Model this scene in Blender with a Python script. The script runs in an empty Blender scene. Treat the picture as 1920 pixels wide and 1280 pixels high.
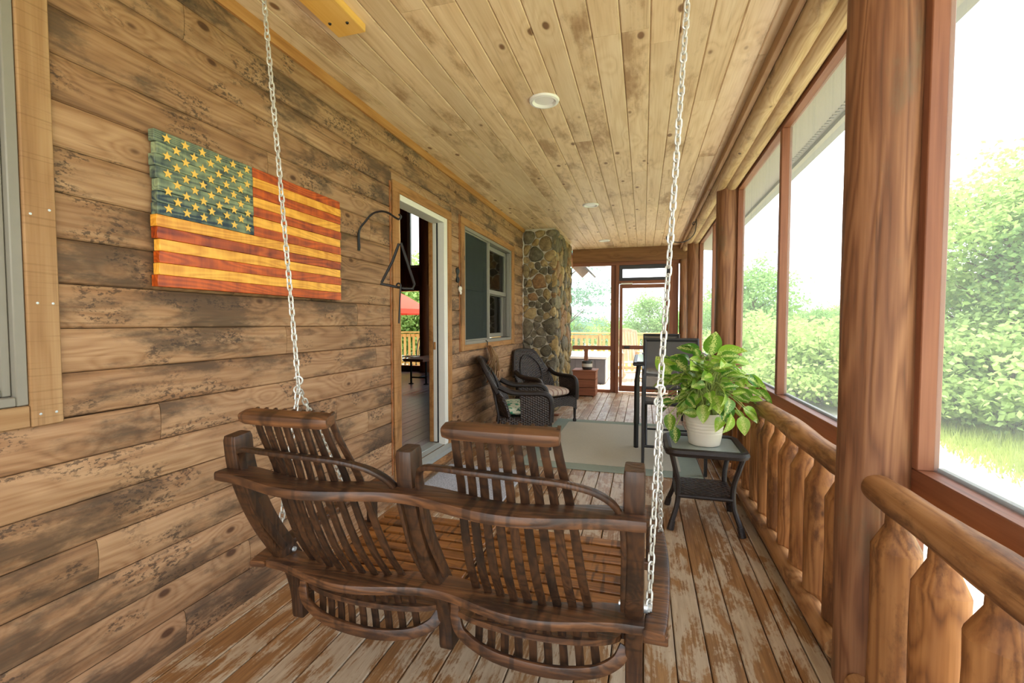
import bpy, math, random
from mathutils import Vector, Matrix
random.seed(7)
R = random.Random(11)
PI = math.pi
scn = bpy.context.scene
COL = scn.collection

# ------------------------------------------------------------------ camera
YAW = math.atan(246 / 853.0); PIT = math.atan(34 / 853.0)
cam_d = bpy.data.cameras.new('camera'); cam_d.lens = 16.0; cam_d.sensor_width = 36.0; cam_d.clip_start = 0.02; cam_d.clip_end = 500
cam = bpy.data.objects.new('camera', cam_d); COL.objects.link(cam)
cam.location = (0, 0, 1.3); cam.rotation_euler = (PI / 2 - PIT, 0, YAW)
scn.camera = cam
# ------------------------------------------------------------------ sky
w = bpy.data.worlds.new('world'); scn.world = w; w.use_nodes = True
nt = w.node_tree; nt.nodes.clear()
wo = nt.nodes.new('ShaderNodeOutputWorld'); bg = nt.nodes.new('ShaderNodeBackground')
tcw = nt.nodes.new('ShaderNodeTexCoord'); nzw = nt.nodes.new('ShaderNodeTexNoise'); rpw = nt.nodes.new('ShaderNodeValToRGB')
nzw.inputs['Scale'].default_value = 3.2; nzw.inputs['Detail'].default_value = 5
rpw.color_ramp.elements[0].position = 0.40; rpw.color_ramp.elements[0].color = (0.56, 0.75, 0.96, 1)
rpw.color_ramp.elements[1].position = 0.56; rpw.color_ramp.elements[1].color = (1.0, 1.0, 1.0, 1)
nt.links.new(tcw.outputs['Generated'], nzw.inputs['Vector']); nt.links.new(nzw.outputs['Fac'], rpw.inputs['Fac'])
nt.links.new(rpw.outputs['Color'], bg.inputs['Color']); nt.links.new(bg.outputs['Background'], wo.inputs['Surface'])
bg.inputs['Strength'].default_value = 2.0
# ------------------------------------------------------------------ sun (high noon sun, the roof keeps the porch in shade)
sd = bpy.data.lights.new('sun_offscreen', 'SUN'); sd.energy = 4.0; sd.angle = math.radians(3); sd.color = (1.0, 0.96, 0.88)
sun = bpy.data.objects.new('sun_offscreen', sd); COL.objects.link(sun)
sun.rotation_euler = Vector((-0.12, -0.15, -1.0)).to_track_quat('-Z', 'Y').to_euler()
sun.location = (4, 6, 14)
# ------------------------------------------------------------------ exposure
vs = scn.view_settings; vs.view_transform = 'Standard'; vs.look = 'None'; vs.gamma = 1.0; vs.use_curve_mapping = False
vs.exposure = 1.35

# ================================================================== helpers
def lin(c):
    return tuple(((x / 255) / 12.92 if x / 255 <= 0.04045 else ((x / 255 + 0.055) / 1.055) ** 2.4) for x in c)
def tag(o, label=None, cat=None, group=None, kind=None):
    if label: o['label'] = label
    if cat: o['category'] = cat
    if group: o['group'] = group
    if kind: o['kind'] = kind
    return o
def empty(name, loc=(0, 0, 0), rz=0, parent=None):
    o = bpy.data.objects.new(name, None); COL.objects.link(o); o.location = loc; o.rotation_euler = (0, 0, rz)
    o.empty_display_size = 0.05
    if parent: o.parent = parent
    return o
def thing(name, label, cat, loc=(0, 0, 0), rz=0, group=None):
    return tag(empty(name, loc, rz), label, cat, group)
class MB:
    def __init__(s): s.v = []; s.f = []; s.sm = []
    def add(s, vs, fs, smooth=False):
        b = len(s.v); s.v += [tuple(p) for p in vs]
        s.f += [tuple(i + b for i in f) for f in fs]; s.sm += [smooth] * len(fs); return s
    def box(s, a, b, ch=0.0):
        x0, y0, z0 = [min(p, q) for p, q in zip(a, b)]; x1, y1, z1 = [max(p, q) for p, q in zip(a, b)]
        if ch <= 0:
            return s.add([(x0, y0, z0), (x1, y0, z0), (x1, y1, z0), (x0, y1, z0), (x0, y0, z1), (x1, y0, z1), (x1, y1, z1), (x0, y1, z1)],
                         [(0, 3, 2, 1), (4, 5, 6, 7), (0, 1, 5, 4), (1, 2, 6, 5), (2, 3, 7, 6), (3, 0, 4, 7)])
        c = ch; V = []
        for z, d in ((z0, c), (z0 + c, 0), (z1 - c, 0), (z1, c)):
            V += [(x0 + c, y0 + d, z), (x1 - c, y0 + d, z), (x1 - d, y0 + c, z), (x1 - d, y1 - c, z), (x1 - c, y1 - d, z), (x0 + c, y1 - d, z), (x0 + d, y1 - c, z), (x0 + d, y0 + c, z)]
        F = [tuple(range(7, -1, -1)), tuple(range(24, 32))]
        for k in range(3):
            for i in range(8):
                j = (i + 1) % 8; F.append((k * 8 + i, k * 8 + j, k * 8 + 8 + j, k * 8 + 8 + i))
        return s.add(V, F)
    def prism(s, sec, axis, l0, l1, smooth=False):
        """sec: ccw list of 2D points in the plane normal to axis"""
        def P(q, l):
            return (l, q[0], q[1]) if axis == 0 else ((q[0], l, q[1]) if axis == 1 else (q[0], q[1], l))
        n = len(sec); V = [P(q, l0) for q in sec] + [P(q, l1) for q in sec]
        F = [(i, (i + 1) % n, n + (i + 1) % n, n + i) for i in range(n)]
        s.add(V, F, smooth); s.add(V, [tuple(range(n - 1, -1, -1)), tuple(range(n, 2 * n))]); return s
    def lathe(s, prof, n=20, c=(0, 0, 0), smooth=True, cap=True):
        V = []; F = []
        for r, z in prof:
            for i in range(n):
                a = 2 * PI * i / n; V.append((c[0] + r * math.cos(a), c[1] + r * math.sin(a), c[2] + z))
        for k in range(len(prof) - 1):
            for i in range(n):
                j = (i + 1) % n; F.append((k * n + i, k * n + j, k * n + n + j, k * n + n + i))
        s.add(V, F, smooth)
        if cap:
            s.add(V, [tuple(range(n - 1, -1, -1)), tuple(range((len(prof) - 1) * n, len(prof) * n))])
        return s
    def tube(s, pts, r, n=8, closed=False, smooth=True, sec=None, up=None):
        """sweep a circle (or section sec of (a,b) offsets) along pts"""
        pts = [Vector(p) for p in pts]; m = len(pts)
        rs = r if isinstance(r, (list, tuple)) else [r] * m
        V = []; prev = None
        for i, p in enumerate(pts):
            if closed: t = (pts[(i + 1) % m] - pts[i - 1])
            else: t = pts[min(i + 1, m - 1)] - pts[max(i - 1, 0)]
            t.normalize()
            if up is not None: a = Vector(up)
            elif prev is not None: a = prev
            else: a = Vector((0, 0, 1)) if abs(t.z) < 0.9 else Vector((1, 0, 0))
            a = a - t * a.dot(t)
            if a.length < 1e-5: a = Vector((1, 0, 0)) - t * t.x
            a.normalize(); prev = a; b = t.cross(a)
            if sec:
                V += [p + a * q[0] * rs[i] + b * q[1] * rs[i] for q in sec]
            else:
                V += [p + (a * math.cos(2 * PI * k / n) + b * math.sin(2 * PI * k / n)) * rs[i] for k in range(n)]
        if sec: n = len(sec)
        F = []
        for i in range(m if closed else m - 1):
            i2 = (i + 1) % m
            for k in range(n):
                k2 = (k + 1) % n; F.append((i * n + k, i * n + k2, i2 * n + k2, i2 * n + k))
        s.add(V, F, smooth)
        if not closed: s.add(V, [tuple(range(n - 1, -1, -1)), tuple(range((m - 1) * n, m * n))])
        return s
    def grid(s, fn, nu, nv, th=None, smooth=True):
        """fn(u,v)->point, u,v in 0..1; th adds thickness along the local normal"""
        P = [[Vector(fn(i / nu, j / nv)) for j in range(nv + 1)] for i in range(nu + 1)]
        idx = lambda i, j: i * (nv + 1) + j
        V = [p for row in P for p in row]
        F = [(idx(i, j), idx(i + 1, j), idx(i + 1, j + 1), idx(i, j + 1)) for i in range(nu) for j in range(nv)]
        if th:
            N = []
            for i in range(nu + 1):
                for j in range(nv + 1):
                    du = P[min(i + 1, nu)][j] - P[max(i - 1, 0)][j]; dv = P[i][min(j + 1, nv)] - P[i][max(j - 1, 0)]
                    q = du.cross(dv); N.append(q.normalized() if q.length > 0 else Vector((0, 0, 1)))
            n0 = len(V); V2 = [V[k] - N[k] * th for k in range(n0)]
            F2 = [tuple(n0 + k for k in reversed(f)) for f in F]
            E = []
            ring = [idx(i, 0) for i in range(nu + 1)] + [idx(nu, j) for j in range(1, nv + 1)] + [idx(i, nv) for i in range(nu - 1, -1, -1)] + [idx(0, j) for j in range(nv - 1, 0, -1)]
            for a, b in zip(ring, ring[1:] + ring[:1]): E.append((b, a, n0 + a, n0 + b))
            s.add(V + V2, F + F2, smooth); b0 = len(s.v) - 2 * n0
            s.f += [tuple(k + b0 for k in e) for e in E]; s.sm += [False] * len(E)
        else: s.add(V, F, smooth)
        return s
    def xf(s, M):
        s.v = [tuple(M @ Vector(p)) for p in s.v]; return s
    def mesh(s, name):
        me = bpy.data.meshes.new(name); me.from_pydata(s.v, [], s.f)
        me.polygons.foreach_set('use_smooth', s.sm); me.update()
        if len(s.f) < 5000: me.set_sharp_from_angle(angle=math.radians(36))
        return me
    def build(s, name, mat, parent=None, loc=(0, 0, 0), rot=(0, 0, 0)):
        me = s.mesh(name); me.materials.append(mat)
        return mobj(name, me, parent, loc, rot)
def mobj(name, me, parent=None, loc=(0, 0, 0), rot=(0, 0, 0), scale=(1, 1, 1)):
    o = bpy.data.objects.new(name, me); COL.objects.link(o); o.location = loc; o.rotation_euler = rot; o.scale = scale
    if parent: o.parent = parent
    return o
def copy_tree(o, parent=None):
    c = o.copy(); COL.objects.link(c); c.parent = parent
    for ch in list(o.children): copy_tree(ch, c)
    return c
def struct(o): o['kind'] = 'structure'; return o
def centre(vs): return tuple(sum(c) / len(vs) for c in zip(*vs))
def bez(pts, n=8):
    """Catmull-Rom through pts"""
    pts = [Vector(p) for p in pts]; out = []
    for i in range(len(pts) - 1):
        p0 = pts[max(i - 1, 0)]; p1 = pts[i]; p2 = pts[i + 1]; p3 = pts[min(i + 2, len(pts) - 1)]
        for k in range(n):
            t = k / n
            out.append(0.5 * ((2 * p1) + (p2 - p0) * t + (2 * p0 - 5 * p1 + 4 * p2 - p3) * t * t + (3 * p1 - p0 - 3 * p2 + p3) * t ** 3))
    out.append(pts[-1]); return out
def lerp_tab(tab, z):
    for (z0, y0), (z1, y1) in zip(tab, tab[1:]):
        if z0 <= z <= z1: return y0 + (y1 - y0) * (z - z0) / (z1 - z0)
    return tab[0][1] if z < tab[0][0] else tab[-1][1]

# ================================================================== materials
class NT:
    def __init__(s, name):
        s.m = bpy.data.materials.new(name); s.m.use_nodes = True; s.t = s.m.node_tree; s.t.nodes.clear()
        s.out = s.n('ShaderNodeOutputMaterial')
    def n(s, ty, **kw):
        nd = s.t.nodes.new(ty)
        for k, v in kw.items(): setattr(nd, k, v)
        return nd
    def l(s, a, b): s.t.links.new(a, b)
    def math(s, op, a, b=None, c=None, clamp=False):
        nd = s.n('ShaderNodeMath', operation=op); nd.use_clamp = clamp
        for i, x in enumerate((a, b, c)):
            if x is None: continue
            if isinstance(x, (int, float)): nd.inputs[i].default_value = x
            else: s.l(x, nd.inputs[i])
        return nd.outputs[0]
    def vmul(s, v, sc):
        nd = s.n('ShaderNodeVectorMath', operation='MULTIPLY'); s.l(v, nd.inputs[0]); nd.inputs[1].default_value = sc; return nd.outputs[0]
    def noise(s, v, scale, detail=3, rough=0.55, dist=0.0):
        nd = s.n('ShaderNodeTexNoise'); nd.inputs['Scale'].default_value = scale; nd.inputs['Detail'].default_value = detail
        nd.inputs['Roughness'].default_value = rough; nd.inputs['Distortion'].default_value = dist
        if v is not None: s.l(v, nd.inputs['Vector'])
        return nd.outputs['Fac']
    def step(s, x, a, b):
        nd = s.n('ShaderNodeMapRange', interpolation_type='SMOOTHSTEP'); s.l(x, nd.inputs[0])
        nd.inputs[1].default_value = a; nd.inputs[2].default_value = b; return nd.outputs[0]
    def mix(s, f, a, b, mode='MIX'):
        nd = s.n('ShaderNodeMix', data_type='RGBA', blend_type=mode)
        if isinstance(f, (int, float)): nd.inputs[0].default_value = f
        else: s.l(f, nd.inputs[0])
        for x, i in ((a, 6), (b, 7)):
            if isinstance(x, tuple): nd.inputs[i].default_value = (x + (1,))[:4]
            else: s.l(x, nd.inputs[i])
        return nd.outputs[2]
    def coords(s, rnd=True):
        tc = s.n('ShaderNodeTexCoord').outputs['Object']
        if not rnd: return tc, None
        oi = s.n('ShaderNodeObjectInfo').outputs['Random']
        cx = s.n('ShaderNodeCombineXYZ')
        for i, k in enumerate((37.1, 71.3, 53.7)): s.l(s.math('MULTIPLY', oi, k), cx.inputs[i])
        ad = s.n('ShaderNodeVectorMath', operation='ADD'); s.l(tc, ad.inputs[0]); s.l(cx.outputs[0], ad.inputs[1])
        return ad.outputs[0], oi
    def bsdf(s, col, rough=0.6, bump=None, bd=0.003, bs=0.5, metal=0.0, spec=0.5, **kw):
        b = s.n('ShaderNodeBsdfPrincipled')
        if isinstance(col, tuple): b.inputs['Base Color'].default_value = (col + (1,))[:4]
        else: s.l(col, b.inputs['Base Color'])
        if isinstance(rough, (int, float)): b.inputs['Roughness'].default_value = rough
        else: s.l(rough, b.inputs['Roughness'])
        b.inputs['Metallic'].default_value = metal; b.inputs['Specular IOR Level'].default_value = spec
        for k, v in kw.items(): b.inputs[k.replace('_', ' ')].default_value = v
        if bump is not None:
            bm = s.n('ShaderNodeBump'); bm.inputs['Distance'].default_value = bd; bm.inputs['Strength'].default_value = bs
            s.l(bump, bm.inputs['Height']); s.l(bm.outputs[0], b.inputs['Normal'])
        s.l(b.outputs[0], s.out.inputs['Surface']); return b
def plain(name, rgb, rough=0.5, metal=0.0, spec=0.5, var=0.0, scale=30, bump=0.0):
    t = NT(name); c = lin(rgb)
    if var > 0 or bump > 0:
        v, _ = t.coords(); nz = t.noise(v, scale, 4)
        col = t.mix(nz, tuple(x * (1 - var) for x in c), tuple(min(1, x * (1 + var)) for x in c))
        t.bsdf(col, rough, nz if bump else None, 0.004, bump or 0.1, metal, spec)
    else: t.bsdf(c, rough, metal=metal, spec=spec)
    return t.m
def wood(name, light, mid, dark, axis, ring=26, rscale=5.0, knots=0.12, stain=None, stain_amt=0.5, stain_scale=3.0, rough=0.65, bump=0.35,
         vary=0.25, kcol=(62, 34, 18), spec=0.3, hue=None, along=0.09, saw=0.0, ringw=0.16, sawf=130.0, speck=0.0):
    """procedural timber; the grain runs along the given local axis"""
    t = NT(name); v, rnd = t.coords()
    S = [1.0] * 3; S[axis] = along
    P = t.vmul(v, tuple(S))
    K = [6.0] * 3; K[axis] = 3.4
    vo = t.n('ShaderNodeTexVoronoi'); vo.inputs['Scale'].default_value = 1.0; vo.inputs['Randomness'].default_value = 1.0
    t.l(t.vmul(v, tuple(K)), vo.inputs['Vector']); d = vo.outputs['Distance']
    f = t.noise(P, rscale, 2, 0.5, 0.2)
    if knots: f = t.math('ADD', f, t.math('MULTIPLY', t.math('POWER', t.math('SUBTRACT', 1.0, d, clamp=True), 4.0), 0.32))
    rg = t.math('ADD', t.math('MULTIPLY', t.math('SINE', t.math('MULTIPLY', f, ring * 4.2)), 0.5), 0.5)
    S2 = [90.0] * 3; S2[axis] = 3.0
    fine = t.noise(t.vmul(v, tuple(S2)), 1.0, 2)
    big = t.noise(P, 7.0, 4, 0.6)
    g = t.math('ADD', t.math('MULTIPLY', t.math('POWER', rg, 0.6), ringw), t.math('ADD', t.math('MULTIPLY', fine, 0.42), t.math('MULTIPLY', big, 0.75 - ringw)))
    rp = t.n('ShaderNodeValToRGB'); e = rp.color_ramp.elements
    e[0].position = 0.22; e[0].color = lin(dark) + (1,); e[1].position = 0.88; e[1].color = lin(light) + (1,)
    q = e.new(0.52); q.color = lin(mid) + (1,)
    t.l(g, rp.inputs['Fac']); col = rp.outputs['Color']
    if stain:
        S3 = [1.0] * 3; S3[axis] = 0.35
        sn = t.noise(t.vmul(v, tuple(S3)), stain_scale, 7, 0.68)
        lo = 0.62 - 0.22 * stain_amt
        sm = t.math('MULTIPLY', t.step(sn, lo, lo + 0.14), t.math('ADD', t.math('MULTIPLY', fine, 0.7), 0.4, clamp=True))
        col = t.mix(sm, col, lin(stain))
    if speck:
        S6 = [1.0] * 3; S6[axis] = 0.5
        pm = t.step(t.noise(t.vmul(v, tuple(S6)), 7.0, 2, 0.5), 0.53, 0.62); sq = t.step(t.noise(t.vmul(v, tuple(S6)), 90.0, 4, 0.7), 0.50, 0.58)
        col = t.mix(t.math('MULTIPLY', t.math('MULTIPLY', pm, sq), speck), col, lin((58, 46, 38)))
    S5 = [55.0] * 3; S5[axis] = 1.6
    hl = t.math('MULTIPLY', t.step(t.noise(t.vmul(v, tuple(S5)), 1.0, 3, 0.6), 0.60, 0.70), t.step(t.noise(P, 9.0, 3, 0.6), 0.42, 0.6))
    col = t.mix(t.math('MULTIPLY', hl, 0.6), col, lin(dark))
    if saw:
        S4 = [sawf / 9 if sawf < 100 else 3.0] * 3; S4[axis] = sawf
        col = t.mix(t.math('MULTIPLY', t.step(t.noise(t.vmul(v, tuple(S4)), 1.0, 1), 0.55, 0.7), saw), col, lin(dark))
    if knots:
        km = t.step(d, knots, knots * 0.55); rim = t.math('MULTIPLY', t.step(d, knots * 2.0, knots), 0.45)
        col = t.mix(rim, col, lin(mid)); col = t.mix(t.math('MULTIPLY', km, 0.85), col, lin(kcol))
    if vary:
        br = t.math('ADD', t.math('MULTIPLY', rnd, vary), 1.0 - vary * 0.5)
        cb = t.n('ShaderNodeCombineXYZ'); t.l(br, cb.inputs[0]); t.l(br, cb.inputs[1]); t.l(br, cb.inputs[2])
        col = t.mix(1.0, col, cb.outputs[0], 'MULTIPLY')
    t.bsdf(col, rough, t.math('ADD', rg, t.math('MULTIPLY', fine, 1.5)), 0.0007, bump, spec=spec)
    return t.m
M = {}
M['siding'] = wood('log_siding_wood', (186, 150, 114), (146, 108, 76), (88, 62, 44), 1, ring=22, rscale=5.5, stain=(70, 56, 44), stain_amt=0.66, stain_scale=4.2, vary=0.16, ringw=0.15, speck=0.75)
M['sidingend'] = plain('log_end_caulk', (140, 84, 40), 0.7, var=0.3)
M['ceil'] = wood('ceiling_pine', (236, 212, 174), (216, 186, 144), (166, 130, 90), 1, ring=12, rscale=4.0, knots=0.13, stain=(150, 112, 72), stain_amt=0.42, vary=0.16, rough=0.5, kcol=(108, 66, 34))
M['pine'] = wood('fresh_pine', (176, 142, 102), (152, 114, 76), (112, 80, 50), 2, ring=12, knots=0.13, vary=0.1, saw=0.35, kcol=(140, 80, 40))
M['pine_y'] = wood('fresh_pine_long', (176, 142, 102), (152, 114, 76), (112, 80, 50), 1, ring=12, knots=0.13, vary=0.1, kcol=(140, 80, 40))
M['pined'] = wood('weathered_pine_casing', (186, 138, 88), (156, 108, 62), (108, 70, 36), 2, ring=12, knots=0.12, vary=0.1, saw=0.3, stain=(104, 72, 42), stain_amt=0.5)
M['pined_y'] = wood('weathered_pine_casing_long', (186, 138, 88), (156, 108, 62), (108, 70, 36), 1, ring=12, knots=0.12, vary=0.1, stain=(104, 72, 42), stain_amt=0.5)
M['orange_y'] = wood('orange_pine_trim', (190, 140, 84), (160, 108, 56), (108, 68, 32), 1, ring=12, knots=0.0, vary=0.1)
M['mount'] = wood('yellow_mount_plank', (236, 190, 108), (222, 168, 80), (196, 138, 60), 1, ring=8, knots=0.0, vary=0.0)
M['post'] = wood('stained_log_post', (156, 110, 74), (120, 78, 50), (72, 45, 28), 2, ring=14, rscale=8, knots=0.0, stain=(112, 90, 64), stain_amt=0.6, stain_scale=4, vary=0.12, rough=0.6, bump=1.0, ringw=0.25)
M['rail'] = wood('peeled_log', (184, 136, 88), (150, 102, 60), (86, 52, 29), 1, ring=16, rscale=8, knots=0.09, stain=(88, 56, 34), stain_amt=0.6, stain_scale=7, vary=0.15, ringw=0.25, rough=0.6, bump=0.6)
M['beamlog'] = wood('tan_beam_log', (206, 178, 136), (178, 146, 100), (124, 94, 60), 1, ring=16, rscale=8, knots=0.09, stain=(120, 92, 62), stain_amt=0.45, stain_scale=6, vary=0.1, bump=0.6)
M['balus'] = wood('peeled_baluster', (180, 126, 74), (142, 92, 50), (76, 44, 23), 2, ring=14, rscale=8, knots=0.08, stain=(78, 46, 26), stain_amt=0.62, stain_scale=8, vary=0.28, ringw=0.25, rough=0.6, bump=0.6)
M['frame_z'] = wood('stained_frame', (152, 100, 70), (126, 78, 53), (94, 56, 37), 2, ring=8, rscale=5, knots=0.0, vary=0.08, rough=0.5)
M['frame_y'] = wood('stained_frame_long', (152, 100, 70), (126, 78, 53), (94, 56, 37), 1, ring=8, rscale=5, knots=0.0, vary=0.08, rough=0.5)
M['frame_x'] = wood('stained_frame_cross', (152, 100, 70), (126, 78, 53), (94, 56, 37), 0, ring=8, rscale=5, knots=0.0, vary=0.08, rough=0.5)
M['beamx'] = wood('end_beam_wood', (146, 106, 68), (122, 84, 52), (84, 56, 32), 0, ring=10, knots=0.1, vary=0.1)
def floor_mat():
    t = NT('worn_deck_boards'); v, rnd = t.coords()
    P = t.vmul(v, (1, 0.1, 1)); rg = t.noise(P, 40, 3); fine = t.noise(t.vmul(v, (110, 4, 110)), 1, 2)
    rp = t.n('ShaderNodeValToRGB'); e = rp.color_ramp.elements
    e[0].position = 0.3; e[0].color = lin((118, 80, 48)) + (1,); e[1].position = 0.75; e[1].color = lin((178, 132, 84)) + (1,)
    t.l(t.math('ADD', t.math('MULTIPLY', rg, 0.5), t.math('MULTIPLY', fine, 0.5)), rp.inputs['Fac'])
    worn = t.mix(t.noise(P, 60, 4), lin((150, 124, 96)), lin((214, 194, 166)))
    w1 = t.noise(t.vmul(v, (2.2, 0.9, 1)), 3.4, 10, 0.76, 0.4)
    w1 = t.math('ADD', w1, t.math('MULTIPLY', t.math('SUBTRACT', fine, 0.5), 0.25))
    w1 = t.math('ADD', w1, t.math('MULTIPLY', t.math('SUBTRACT', rnd, 0.5), 0.07))
    col = t.mix(t.step(w1, 0.465, 0.555), rp.outputs['Color'], worn)
    t.bsdf(col, 0.40, t.math('ADD', rg, fine), 0.001, 0.4, spec=0.5); return t.m
M['floor'] = floor_mat()
def floor_far():
    t = NT('bare_grey_deck_boards'); v, rnd = t.coords()
    P = t.vmul(v, (1, 0.1, 1)); rg = t.noise(P, 40, 3); fine = t.noise(t.vmul(v, (110, 4, 110)), 1, 2)
    col = t.mix(t.math('ADD', t.math('MULTIPLY', rg, 0.6), t.math('MULTIPLY', fine, 0.5)), lin((132, 122, 116)), lin((206, 200, 198)))
    col = t.mix(t.step(t.noise(t.vmul(v, (1.6, 0.7, 1)), 3, 7, 0.7), 0.56, 0.64), col, lin((150, 112, 84)))
    t.bsdf(col, 0.42, rg, 0.001, 0.4, spec=0.5); return t.m
M['floorfar'] = floor_far()
def inner_floor():
    t = NT('indoor_plank_floor'); v, rnd = t.coords()
    P = t.vmul(v, (1, 0.1, 1)); rg = t.noise(P, 30, 4)
    t.bsdf(t.mix(rg, lin((112, 98, 108)), lin((170, 156, 164))), 0.3, rg, 0.001, 0.2, spec=0.5); return t.m
M['ifloor'] = inner_floor()
M['iwall'] = wood('dark_indoor_wood', (150, 86, 52), (120, 66, 38), (80, 42, 24), 2, ring=10, knots=0.0, vary=0.1, rough=0.5)
M['iceil'] = plain('indoor_ceiling', (170, 130, 90), 0.7, var=0.1)
M['dark'] = plain('board_sheathing', (118, 90, 62), 0.9)
M['swing'] = wood('dark_oak_stave', (128, 84, 50), (72, 46, 29), (25, 18, 14), 0, ring=20, rscale=10, knots=0.0, stain=(34, 25, 20), stain_amt=0.55, stain_scale=9, vary=0.15, rough=0.42, bump=0.6, spec=0.4, saw=0.6, sawf=34)
M['swing_z'] = wood('dark_oak_slat', (86, 55, 32), (52, 33, 21), (20, 15, 12), 2, ring=20, rscale=10, knots=0.0, stain=(26, 20, 17), stain_amt=0.5, stain_scale=9, vary=0.3, rough=0.42, bump=0.6, spec=0.4, saw=0.5, sawf=50)
M['seat'] = wood('honey_oak_seat_slat', (166, 110, 54), (124, 76, 34), (56, 34, 19), 0, ring=22, rscale=12, knots=0.0, stain=(52, 32, 18), stain_amt=0.35, stain_scale=14, vary=0.15, rough=0.4, spec=0.45, saw=0.75, sawf=44)
M['chain'] = plain('galvanised_chain', (206, 204, 196), 0.42, 0.55, var=0.12, scale=60)
M['bolt'] = plain('zinc_bolt', (200, 204, 206), 0.35, 0.7)
M['grey'] = plain('grey_vinyl_frame', (132, 126, 114), 0.5, var=0.05)
M['cream'] = plain('white_door_frame', (226, 222, 210), 0.5, var=0.04)
M['alu'] = plain('metal_threshold', (178, 182, 178), 0.4, 0.4, var=0.1)
M['iron'] = plain('black_iron', (34, 32, 32), 0.5, 0.2, var=0.2)
M['blackmetal'] = plain('black_powder_coat', (44, 43, 44), 0.4, 0.1, var=0.1)
M['white'] = plain('white_lamp_trim', (232, 230, 222), 0.5)
M['lens'] = plain('frosted_lamp_lens', (238, 236, 228), 0.35)
M['mortar'] = plain('grey_mortar', (196, 186, 164), 0.9, var=0.25, scale=25, bump=0.6)
M['caulk'] = plain('white_caulk', (214, 206, 194), 0.7, var=0.1)
def glass(name, tint=(1, 1, 1), rough=0.02):
    t = NT(name); tr = t.n('ShaderNodeBsdfTransparent'); tr.inputs[0].default_value = tint + (1,)
    gl = t.n('ShaderNodeBsdfGlossy'); gl.inputs['Roughness'].default_value = rough
    fr = t.n('ShaderNodeFresnel'); fr.inputs[0].default_value = 1.5
    mx = t.n('ShaderNodeMixShader'); t.l(fr.outputs[0], mx.inputs[0]); t.l(tr.outputs[0], mx.inputs[1]); t.l(gl.outputs[0], mx.inputs[2])
    t.l(mx.outputs[0], t.out.inputs['Surface']); return t.m
M['glass'] = glass('window_glass', (0.82, 0.86, 0.84))
def screen(name, rgb, open_):
    t = NT(name); tr = t.n('ShaderNodeBsdfTransparent'); df = t.n('ShaderNodeBsdfDiffuse'); df.inputs[0].default_value = lin(rgb) + (1,)
    mx = t.n('ShaderNodeMixShader'); v, _ = t.coords()
    st = t.noise(t.vmul(v, (1, 9, 0.35)), 2.2, 5, 0.7)       # dusty streaks running down the mesh
    t.l(t.math('ADD', t.math('MULTIPLY', t.step(st, 0.5, 0.75), 0.10), 1 - open_), mx.inputs[0])
    tl = t.n('ShaderNodeBsdfTranslucent'); tl.inputs[0].default_value = lin(rgb) + (1,); m2 = t.n('ShaderNodeMixShader'); m2.inputs[0].default_value = 0.4
    t.l(df.outputs[0], m2.inputs[1]); t.l(tl.outputs[0], m2.inputs[2])
    t.l(tr.outputs[0], mx.inputs[1]); t.l(m2.outputs[0], mx.inputs[2]); t.l(mx.outputs[0], t.out.inputs['Surface']); return t.m
M['screen'] = screen('insect_screen_mesh', (176, 180, 178), 0.84)
M['dscreen'] = screen('dark_window_screen', (82, 88, 84), 0.34)
def cloth_sling():
    t = NT('grey_sling_mesh'); tr = t.n('ShaderNodeBsdfTransparent'); df = t.n('ShaderNodeBsdfDiffuse'); df.inputs[0].default_value = lin((96, 92, 88)) + (1,)
    mx = t.n('ShaderNodeMixShader'); mx.inputs[0].default_value = 0.78
    t.l(tr.outputs[0], mx.inputs[1]); t.l(df.outputs[0], mx.inputs[2]); t.l(mx.outputs[0], t.out.inputs['Surface']); return t.m
M['sling'] = cloth_sling()
def stone_mat(name, cols):
    t = NT(name); v, rnd = t.coords(); rp = t.n('ShaderNodeValToRGB'); rp.color_ramp.interpolation = 'CONSTANT'
    e = rp.color_ramp.elements
    for i, c in enumerate(cols):
        q = e[i] if i < 2 else e.new(i / len(cols)); q.position = i / len(cols); q.color = lin(c) + (1,)
    t.l(rnd, rp.inputs['Fac']); n1 = t.noise(v, 18, 6, 0.65); n2 = t.noise(v, 70, 4, 0.6)
    col = t.mix(t.step(n1, 0.3, 0.75), t.mix(1.0, rp.outputs['Color'], (0.45, 0.42, 0.38), 'MULTIPLY'), rp.outputs['Color'])
    col = t.mix(t.math('MULTIPLY', t.step(n2, 0.58, 0.7), 0.5), col, lin((196, 180, 140)))
    t.bsdf(col, 0.7, t.math('ADD', n1, t.math('MULTIPLY', n2, 0.5)), 0.01, 0.8, spec=0.35); return t.m
M['stone'] = stone_mat('field_stone', [(154, 132, 92), (112, 104, 82), (176, 146, 92), (130, 118, 94), (186, 160, 112), (104, 94, 72), (156, 118, 78), (140, 128, 102), (172, 146, 98), (120, 110, 92)])
def wicker():
    t = NT('dark_wicker'); tc = t.n('ShaderNodeTexCoord').outputs['Object']
    sp = t.n('ShaderNodeSeparateXYZ'); t.l(tc, sp.inputs[0])
    k = 2 * PI / 0.024
    a = t.math('SINE', t.math('MULTIPLY', t.math('ADD', sp.outputs[0], sp.outputs[1]), k * 0.5)); b = t.math('SINE', t.math('MULTIPLY', sp.outputs[2], k))
    c2 = t.math('SINE', t.math('MULTIPLY', t.math('SUBTRACT', sp.outputs[0], sp.outputs[1]), k * 0.5))
    h = t.math('ADD', t.math('MULTIPLY', t.math('MULTIPLY', a, b), 0.5), t.math('MULTIPLY', t.math('MULTIPLY', a, c2), 0.5))
    col = t.mix(t.noise(tc, 35, 3), lin((34, 25, 21)), lin((62, 47, 40)))
    t.bsdf(col, 0.36, h, 0.006, 1.0, spec=0.6); return t.m
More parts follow.
